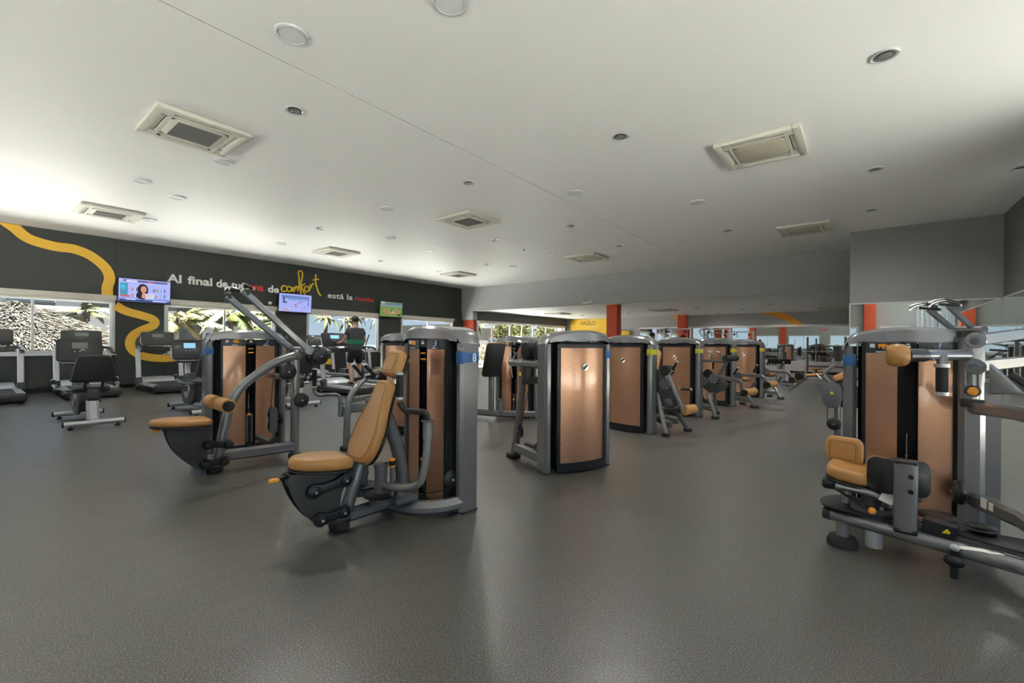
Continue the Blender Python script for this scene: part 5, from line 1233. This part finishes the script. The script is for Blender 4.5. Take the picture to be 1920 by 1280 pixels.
def person(loc, rz, label, shirt, shorts, k=1, belt=None, hold=True):
    """faces +y; feet at the origin, height 1.75 m times k"""
    P = thing('person', label, 'person', loc, rz); P.scale = (k, k, k)
    hR = (.30, .42, 1.08) if hold else (.3, .1, .82)
    hL = (-.30, .42, 1.08) if hold else (-.3, .1, .82)
    N = [(0, 0, .95, .13, .1), (0, .0, 1.15, .12, .095), (0, -.01, 1.35, .155, .105), (0, .0, 1.46, .1, .08), (0, .01, 1.53, .052, .055), (0, .03, 1.60, .06, .07), (0, .03, 1.68, .08, .095), (0, .02, 1.735, .05, .06),
         (.17, 0, 1.42, .06), (.22, .0, 1.3, .05), (.27, .06, 1.13, .043), (hR[0], hR[1] - .12, hR[2] + .0, .036), (hR[0], hR[1] - .03, hR[2], .028, .02),
         (-.17, 0, 1.42, .06), (-.22, .0, 1.3, .05), (-.27, .06, 1.13, .043), (hL[0], hL[1] - .12, hL[2] + .0, .036), (hL[0], hL[1] - .03, hL[2], .028, .02),
         (.09, 0, .85, .095), (.14, .1, .5, .064), (.14, .08, .32, .058), (.14, .0, .09, .036), (.14, .01, .045, .04, .03), (.14, .14, .03, .035, .025),
         (-.09, 0, .85, .095), (-.12, .02, .5, .062), (-.13, -.06, .3, .056), (-.13, -.12, .09, .036), (-.13, -.11, .045, .04, .03), (-.13, .04, .03, .035, .025)]
    E_ = [(0, 1), (1, 2), (2, 3), (3, 4), (4, 5), (5, 6), (6, 7), (2, 8), (8, 9), (9, 10), (10, 11), (11, 12), (2, 13), (13, 14), (14, 15), (15, 16), (16, 17), (0, 18), (18, 19), (19, 20), (20, 21), (21, 22), (22, 23), (0, 24), (24, 25), (25, 26), (26, 27), (27, 28), (28, 29)]
    b = skin('body', N, E_, SKINM, P)
    for s, h in ((1, hR), (-1, hL)):
        for j in range(4):
            x = h[0] + s * (-.027 + .018 * j); L_ = (.062, .072, .068, .055)[j]
            skin('finger', [(x, h[1] - .02, h[2], .0095), (x, h[1] + L_ * .45, h[2] + .004, .0088), (x, h[1] + L_ * .8, h[2] - .018, .008), (x, h[1] + L_ * .82, h[2] - .04, .007)], [(0, 1), (1, 2), (2, 3)], SKINM, P, 1)
        skin('thumb', [(h[0] - s * .02, h[1] - .05, h[2], .011), (h[0] - s * .05, h[1] - .02, h[2] - .005, .0105), (h[0] - s * .055, h[1] + .015, h[2] - .02, .009)], [(0, 1), (1, 2)], SKINM, P, 1)
    for s in (-1, 1):
        B().sph((s * .083, .02, 1.655), .022, 10, (.35, .7, 1.1)).build('ear', SKINM, P)
        B().sph((s * .03, .112, 1.665), .011, 8).build('eye', WHT, P)
    B().sph((0, .13, 1.635), .016, 8, (.8, 1, 1.5)).build('nose', SKINM, P)
    B().box((0, .118, 1.598), (.045, .01, .01), bev=.004).build('mouth', RED, P)
    # clothes
    skin('t_shirt', [(0, 0, .83, .24, .19), (0, 0, 1.06, .175, .135), (0, -.01, 1.34, .18, .125), (0, 0, 1.455, .115, .085), (0, .005, 1.485, .07, .065), (.19, 0, 1.4, .075), (.235, .01, 1.26, .068), (-.19, 0, 1.4, .075), (-.235, .01, 1.26, .068)], [(0, 1), (1, 2), (2, 3), (3, 4), (2, 5), (5, 6), (2, 7), (7, 8)], shirt, P)
    skin('shorts', [(0, 0, 1.0, .17, .13), (0, 0, .86, .185, .14), (.1, .03, .76, .108), (.135, .08, .52, .098), (-.1, .01, .76, .108), (-.125, .02, .54, .098)], [(0, 1), (1, 2), (2, 3), (1, 4), (4, 5)], shorts, P)
    hb = B().sph((0, .005, 1.695), .105, 16, (.93, 1.02, .82)).build('hair', mat('dark_brown_hair', (.03, .022, .016), .7, noise=120, var=.4, bump=.4), P)
    for s, y, z in ((1, .07, .035), (-1, -.04, .035)):
        B().box((s * .132, y, z + .01), (.09, .25, .07), bev=.03).build('shoe', BLK, P)
    if belt:
        B().sweep([(0, 0, 1.05), (0, 0, 1.16)], [(.21 * math.cos(a), .168 * math.sin(a)) for a in [2 * PI * i / 28 for i in range(28)]], up=(0, 1, 0)).build('waist_belt', belt, P)
    return P
person((-9.62, 6.02, .195), 78, 'man in grey t-shirt with green waist belt walking on a treadmill', mat('grey_t_shirt', (.07, .072, .08), .85, noise=60, var=.15, bump=.1), mat('black_shorts', (.012, .012, .014), .8, noise=60, var=.2, bump=.1), .93, mat('green_belt', (.01, .2, .1), .6, noise=60, var=.08))
person((-5.15, 13.6, 0), 20, 'person in green shirt behind the third bronze tower, only head and shoulders visible', mat('green_t_shirt', (.12, .3, .09), .85, noise=60, var=.15), mat('dark_trousers', (.02, .02, .025), .8, noise=60, var=.2), .9, None, False)
person((-5.0, 16.2, 0), 200, 'person whose head shows above the farthest bronze tower', mat('dark_t_shirt', (.03, .03, .035), .85, noise=60, var=.15), mat('dark_trousers2', (.02, .02, .025), .8, noise=60, var=.2), .88, None, False)

# ---------------------------------------------------------------- free weights area of the low room
def squat_rack(loc, rz, label, grp='racks before the far mirrors'):
    P = thing('bench_press_rack', label, 'weight rack', loc, rz, grp)
    for x in (-.6, .6):
        B().rtube([(x, .3, .03), (x, .3, 1.55)], .07, .07).build('upright', GUN, P)
        B().rtube([(x, .3, .04), (x, -.6, .04)], .07, .06).build('floor_beam', SILV, P)
        B().rtube([(x, -.3, .03), (x, -.3, .55)], .07, .07).build('front_post', SILV, P)
        for z in (.95, 1.25): B().box((x, .22, z), (.06, .12, .03), bev=.008).build('bar_hook', BLK, P)
        for j, r in enumerate((.2, .16)):
            B().cyl((x * (1.35 + .1 * j), .2, .98), (x * (1.42 + .1 * j), .2, .98), r, n=26).build('weight_plate', RUB, P)
    B().rtube([(-.6, .3, .4), (.6, .3, .4)], .06, .08).rtube([(-.6, .3, 1.2), (.6, .3, 1.2)], .05, .05).build('cross_beam', GUN, P, kind='stuff')
    B().cyl((-1.0, .2, .98), (1.0, .2, .98), .014, n=10).build('barbell', CHROME, P)
    return P
def stool(loc, label):
    P = thing('bench_stool', label, 'bench', loc, 0)
    B().cyl((0, 0, .0), (0, 0, .33), .07, n=20).build('pedestal', SILV, P); B().prism(rrect(.4, .28, .08), (0, 0, .37), (1, 0, 0), (0, 1, 0), .07, .025).build('seat_pad', TAN, P)
    B().rtube([(-.3, .1, .03), (.3, .1, .03)], .05, .04).build('floor_beam', SILV, P)
RK = squat_rack((-1.05, 20.6, 0), 0, 'bench press rack before the far mirror, near the grey bulkhead')
dup(RK, (.9, 21.2, 0), label='second bench press rack mostly hidden behind the bulkhead')
stool((-1.3, 19.4, 0), 'low tan bench stool in front of the far rack')
P = thing('hyperextension_bench', 'silver back raise bench with black rollers beyond the tower row', 'bench', (-1.95, 15.6, 0), 0)
B().rtube([(-.1, 0, .03), (0, 0, .8), (.05, 0, 1.15)], .05, .06).build('main_post', SILV, P); B().rtube([(.12, .1, .03), (.1, .1, .7)], .05, .05).build('rear_post', SILV, P)
B().cyl((-.3, 0, .72), (.3, 0, .72), .075, n=18).build('foam_roller', FOAM, P); B().rtube([(-.6, 0, .3), (-.2, 0, .32), (.0, 0, .5)], .04, .05).build('side_beam', SILV, P)
B().rtube([(-.5, -.1, .06), (.35, -.1, .06)], .06, .05).rtube([(-.5, .25, .06), (.35, .25, .06)], .06, .05).build('floor_beam', SILV, P, kind='stuff'); B().box((.32, .05, .12), (.5, .35, .02)).build('foot_plate', BLK, P)
grip(P, (-.2, 0, 1.0), (-.28, 0, 1.12)); pad(P, rrect(.25, .3, .05), (-.6, .1, .5), (1, 0, .3), (0, 1, 0), .07)
def cable_station(loc, rz, label):
    P = thing('cable_station', label, 'exercise machine', loc, rz, 'cable stations in the low room')
    for x in (-.55, .55): B().rtube([(x, 0, .03), (x, 0, 1.95)], .08, .1).build('upright', SILV, P); B().rtube([(x, -.4, .04), (x, .4, .04)], .07, .06).build('floor_beam', SILV, P)
    B().rtube([(-.55, 0, 1.9), (.55, 0, 1.9)], .06, .06).build('top_beam', SILV, P); B().rtube([(-.55, 0, 1.5), (.55, 0, 1.5)], .05, .05).build('cross_beam', SILV, P)
    B().tube([(-.6, -.1, 1.6), (-.75, -.1, 1.85), (-.3, -.15, 1.95), (-.2, -.15, 1.6)], .03, 10, fil=.1).build('pull_up_bar', SILV, P)
    for x in (-.35, .35): pulley(P, (x, -.05, 1.78), (0, 1, 0), .06, .03); B().box((x, 0, .45), (.2, .14, .7)).build('weight_stack', STEEL, P, kind='stuff'); B().cyl((x, -.05, .8), (x, -.05, 1.75), .005, n=6).build('cable', CABLE, P)
CS = cable_station((-6.3, 19.6, 0), 8, 'silver cable station right of the second red column')
CS2 = thing('cable_station', 'silver cable station farther right before the far mirrors', 'exercise machine', (-4.9, 20.6, 0), 0, 'cable stations in the low room')
for ch in [o for o in COL.objects if o.parent and o.parent.name == 'cable_station']:
    c = ch.copy(); COL.objects.link(c); c.parent = CS2
    for g_ in ch.children: d_ = g_.copy(); COL.objects.link(d_); d_.parent = c
P = thing('dumbbell_rack', 'dark dumbbell rack along the far mirror wall', 'weight rack', (-3.6, 22.3, 0))
for x in (-.9, .9): B().rtube([(x, 0, .03), (x, .15, .95)], .06, .3).build('side_frame', GUN, P)
for z in (.35, .62, .9):
    B().box((0, .05, z), (1.8, .22, .03)).build('shelf', GUN, P)
    for j in range(8):
        x = -.75 + j * .21
        d = tag(B().cyl((x - .045, .05 - 3.6 * 0, 0), (x + .045, .05, 0), .014, n=8).cyl((x - .085, .05, 0), (x - .035, .05, 0), .05, n=12).cyl((x + .035, .05, 0), (x + .085, .05, 0), .05, n=12).build('dumbbell', RUB, loc=(-3.6, 22.3, z + .066)), 'black dumbbell on the %s shelf of the far dumbbell rack' % {.35: 'lowest', .62: 'middle', .9: 'top'}[z], 'dumbbell', 'dumbbells on the %s shelf of the far rack' % {.35: 'lowest', .62: 'middle', .9: 'top'}[z])

# ================================================================ outdoors
BOUNCE = mat('bounce_paving', (.8, .78, .74), .7, noise=2, var=.05)  # kept pale as a reflector that throws sunlight indoors
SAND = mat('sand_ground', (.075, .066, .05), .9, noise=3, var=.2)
struct(B().box((-40, 15, -.35), (300, 300, .3)), 'ground', SAND)
struct(B().box((XL - 3.4, 9, -.1), (6.2, 32, .2)).box((-6.5, YB - 5.2, -.1), (24, 9.8, .2)).box((XR + 4.5, 3, -.1), (8, 16, .2)), 'bounce_terrace', BOUNCE)  # unseen paving, added to bounce sun through the glass onto the ceiling


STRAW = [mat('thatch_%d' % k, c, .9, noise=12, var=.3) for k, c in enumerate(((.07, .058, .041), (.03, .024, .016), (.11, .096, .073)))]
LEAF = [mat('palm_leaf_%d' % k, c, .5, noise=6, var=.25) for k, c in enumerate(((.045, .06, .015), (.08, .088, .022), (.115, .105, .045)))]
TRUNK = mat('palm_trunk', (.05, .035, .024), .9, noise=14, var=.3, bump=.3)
# thatched palapa
P = thing('thatched_hut', 'round palm thatched hut roof outside the first window', 'hut', (-38.5, 2.2, -.2))
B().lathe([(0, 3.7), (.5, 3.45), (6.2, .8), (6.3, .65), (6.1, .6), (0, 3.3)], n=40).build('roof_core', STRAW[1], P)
rr = random.Random(3)
for k in range(3):
    b = B()
    for i in range(3600):
        a = rr.uniform(-PI * .62, PI * .62); r = 6.2 * math.sqrt(rr.random()) + .05; z = 3.72 - r * .468
        w = rr.uniform(.02, .06); L_ = rr.uniform(.25, .6); tw = rr.uniform(-.5, .5); up = rr.uniform(.02, .16)
        c = V((math.cos(a) * r, math.sin(a) * r, z + .02)); d = V((math.cos(a + tw * .8), math.sin(a + tw * .8), -.42)).normalized(); sd = V((-math.sin(a), math.cos(a), rr.uniform(-.4, .4))).normalized() * w
        b.add([c - sd, c + sd, c + d * L_ + V((0, 0, up)) + sd * .3, c + d * L_ + V((0, 0, up)) - sd * .3], [(0, 1, 2, 3)])
    b.build('thatch', STRAW[k], P, kind='stuff')
for a in range(8): B().cyl((4.9 * math.cos(a * PI / 4), 4.9 * math.sin(a * PI / 4), -.1), (4.9 * math.cos(a * PI / 4), 4.9 * math.sin(a * PI / 4), 1.35), .12, n=10).build('post', TRUNK, P)

def frond_mesh(L_, droop, wind, k):
    b = B(); n = 22; pts = []
    for i in range(n + 1):
        t = i / n; pts.append(V((L_ * t * (1 - .15 * t), wind * t * t * L_ * .5, L_ * (.45 * t - droop * t * t))))
    b.sweep(pts[::2], [(.022, 0), (0, .012), (-.022, 0)], scale=[1 - .07 * i for i in range(len(pts[::2]))])
    rr = random.Random(k)
    for i in range(4, n + 1):
        for sub in (0, .5):
            if i + sub > n: continue
            p = pts[i] if not sub else (pts[i] + pts[min(n, i + 1)]) / 2
            t = (i + sub) / n; d = (pts[min(i + 1, n)] - pts[i - 1]).normalized(); ll = L_ * .27 * math.sin(PI * min(1, t * .8 + .16)) * rr.uniform(.8, 1.1)
            for s in (-1, 1):
                sd = V((-d.y, d.x, 0)).normalized() * s; q = (sd * .7 + d * .62 + V((0, wind * .5, -.35 - rr.uniform(0, .35)))).normalized() * ll
                w = d * .016
                m_ = p + q * .5 + V((0, 0, .05 * ll))
                b.add([p - w, p + w, m_ + w * 1.2, m_ - w * 1.2, p + q], [(0, 1, 2, 3), (3, 2, 4)])
    return b
FR = []
for k, (L_, dr, wd) in enumerate(((1, .55, .3), (1, .8, .1), (1, 1.05, -.2), (1, .35, .5))):
    for m_ in (0, 1, 2):
        o = frond_mesh(L_, dr, wd, k * 3 + m_).build('frond', LEAF[m_]); FR.append(o.data); bpy.data.objects.remove(o)
def palm(x, y, h, fr, nf, label, tr=.12, seed=1, lean=(0, 0), tone=None):
    r = random.Random(seed); P = thing('palm_tree', label, 'palm tree', (x, y, -.2), 0, 'palms outside')
    top = V((lean[0], lean[1], h))
    pts = smooth_path([(0, 0, 0), (lean[0] * .3, lean[1] * .3, h * .4), top * 1.0], 5)
    B().sweep(pts, [(tr * math.cos(a), tr * math.sin(a)) for a in [2 * PI * i / 10 for i in range(10)]], scale=[1.25 - .5 * i / len(pts) for i in range(len(pts))]).build('trunk', TRUNK, P)
    B().sph(top - V((0, 0, .1)), tr * 1.3, 10, (1, 1, 1.6)).build('crown_shaft', TRUNK, P)
    for i in range(nf):
        a = i * 2.399 + r.uniform(-.2, .2); e_ = r.random(); kk = r.choice((0, 1, 2, 3)) if e_ > .3 else 3
        o = bpy.data.objects.new('frond', FR[kk * 3 + (tone if tone is not None and r.random() < .7 else r.choice((0, 1, 2)))]); COL.objects.link(o); o.parent = P; o.location = top
        o.rotation_euler = (0, math.radians(r.uniform(-30, 30)), a); sc = fr * r.uniform(.8, 1.15); o.scale = (sc, sc, sc)
palm(-46.6, 6.2, 3.6, 1.95, 15, 'single palm with swept fronds seen in the right half of the first window', .16, 1)
palm(-49.0, 5.2, 2.5, 1.8, 12, 'low yellowish palm behind the hut roof', .12, 5, tone=2)
palm(-45.0, 8.6, 2.3, 1.8, 12, 'palm at the right edge of the first window', .12, 6, tone=1)
palm(-50, -1.4, 4.6, 2.1, 14, 'palm behind the hut at the left edge', .15, 7)
palm(-23.5, 6.0, 2.3, 1.9, 20, 'dense palm at the left of the second window', .13, 8, tone=2)
palm(-26.6, 9.2, 2.8, 2.0, 20, 'dense palm in the middle of the second window', .13, 9, tone=1)
palm(-21.0, 7.7, 1.5, 1.5, 18, 'low pale palm below the middle of the second window', .12, 10, tone=2)
palm(-22.6, 10.0, 2.4, 1.9, 20, 'dark green palm at the right of the second window', .13, 11, tone=0)
palm(-27.5, 11.8, 2.6, 2.1, 18, 'palm behind the raised pull arms', .13, 12)
palm(-32.4, 17.6, 3.25, 1.2, 15, 'left palm in the third window', .15, 13, (.2, .1))
palm(-33.4, 20.2, 3.2, 1.25, 15, 'second palm in the third window, beside the first one', .15, 14, (-.1, .2))
palm(-30.5, 19.2, 3.4, 1.0, 12, 'palm behind the middle frame of the third window', .14, 15)
palm(-29.9, 20.6, 3.2, .9, 12, 'slender palm right of the man', .12, 16)
palm(-18.2, 19.4, 2.5, .9, 14, 'palm outside the left end of the far glazing', .16, 17, tone=0)
palm(-21, 22.2, 4.3, 1.2, 12, 'tall palm trunk outside the far glazing', .16, 18)
def tree(x, y, h, r_, label, seed, m1, m2):
    P = thing('leafy_tree', label, 'tree', (x, y, -.2)); rr = random.Random(seed)
    B().tube([(0, 0, 0), (.05, 0, h * .5), (0, .1, h)], .12, 10).build('trunk', TRUNK, P)
    for m_, nm in ((m1, 0), (m2, 1)):
        b = B()
        for i in range(900):
            v = V((rr.gauss(0, 1), rr.gauss(0, 1), rr.gauss(0, .8))); v = v.normalized() * r_ * rr.uniform(.45, 1) * (.8 + .3 * math.sin(v.x * 4) * math.cos(v.y * 3)); c = V((0, 0, h)) + v
            a = V((rr.uniform(-1, 1), rr.uniform(-1, 1), rr.uniform(-1, 1))).normalized() * rr.uniform(.06, .14); q = a.cross(V((rr.random(), rr.random(), rr.random()))).normalized() * a.length * .5
            b.add([c - a, c + q, c + a, c - q], [(0, 1, 2, 3)])
        b.build('foliage', m_, P, kind='stuff')
YL = mat('yellow_green_leaf', (.1, .1, .022), .6, noise=6, var=.3)
for i, (x, y, h, r_, lb) in enumerate(((-18.4, 22.5, 2.2, 1.0, 'bright leafy tree outside the far glazing, left'), (-19.5, 25.3, 2.4, 1.3, 'bright leafy tree outside the far glazing, middle'), (-18.5, 27.5, 2.0, 1.1, 'bright leafy tree outside the far glazing, right'))):
    tree(x, y, h, r_, lb, 20 + i, YL, LEAF[1])
def hedge(x0, y0, x1, y1, h, label, seed):
    P = thing('hedge', label, 'hedge', (x0, y0, -.2)); b = B(); rr = random.Random(seed)
    for i in range(2600):
        t = rr.random(); c = V(((x1 - x0) * t + rr.uniform(-.3, .3), (y1 - y0) * t + rr.uniform(-.3, .3), rr.random() * h)); a = V((rr.uniform(-1, 1), rr.uniform(-1, 1), rr.uniform(-.4, 1))).normalized() * rr.uniform(.05, .12); q = a.cross(V((rr.random(), rr.random(), 1))).normalized() * a.length * .45
        b.add([c - a, c + q, c + a, c - q], [(0, 1, 2, 3)])
    b.build('foliage', LEAF[2], P, kind='stuff')
hedge(-16.8, 17.5, -17.2, 24.5, 1.3, 'low pale hedge outside the far glazing', 31)
hedge(-19.6, 5.2, -18.9, 11.5, .9, 'low hedge under the palms outside the second window', 32)
# neighbouring houses
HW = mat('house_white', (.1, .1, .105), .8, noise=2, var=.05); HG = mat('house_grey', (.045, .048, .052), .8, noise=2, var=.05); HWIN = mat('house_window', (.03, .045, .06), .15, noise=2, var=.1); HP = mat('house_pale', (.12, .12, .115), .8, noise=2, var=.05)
def house(x, y, w, d, h, m, label, wins=()):
    P = thing('house', label, 'building', (x, y, -.2)); B().box((0, 0, h / 2), (w, d, h)).build('wall', m, P)
    B().box((0, 0, h + .08), (w + .3, d + .3, .18)).build('roof_slab', HP, P)
    for yy, z, ww, hh in wins:
        f = B().box((w / 2 + .02, yy, z), (.06, ww, hh)).build('window', HP, P); B().box((w / 2 + .06, yy, z), (.03, ww - .14, hh - .14)).build('pane', HWIN, f)
    return P
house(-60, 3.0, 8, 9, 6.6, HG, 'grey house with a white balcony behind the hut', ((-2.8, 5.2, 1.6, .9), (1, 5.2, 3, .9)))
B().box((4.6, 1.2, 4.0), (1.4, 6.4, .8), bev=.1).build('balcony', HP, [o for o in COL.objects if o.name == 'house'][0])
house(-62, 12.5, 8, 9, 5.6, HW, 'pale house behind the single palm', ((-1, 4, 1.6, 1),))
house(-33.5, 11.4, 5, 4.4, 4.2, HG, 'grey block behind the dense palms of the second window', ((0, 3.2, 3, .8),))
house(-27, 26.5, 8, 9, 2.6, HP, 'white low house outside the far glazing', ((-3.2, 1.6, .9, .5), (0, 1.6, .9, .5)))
# beach and sea
SEA = mat('sea_water', (.12, .2, .24), .25, noise=.4, var=.1); struct(B().box((-150, 110, -.22), (160, 150, .05)), 'sea', SEA)

P = thing('wall_outlet', 'small white outlet on the low wall under the far mirrors', 'outlet', (-2.55, YF - .05, .38)); B().box((0, 0, 0), (.09, .012, .13), bev=.004).build('cover_plate', DISC, P); B().box((0, -.008, .02), (.03, .006, .03)).build('socket', GREYP, P)
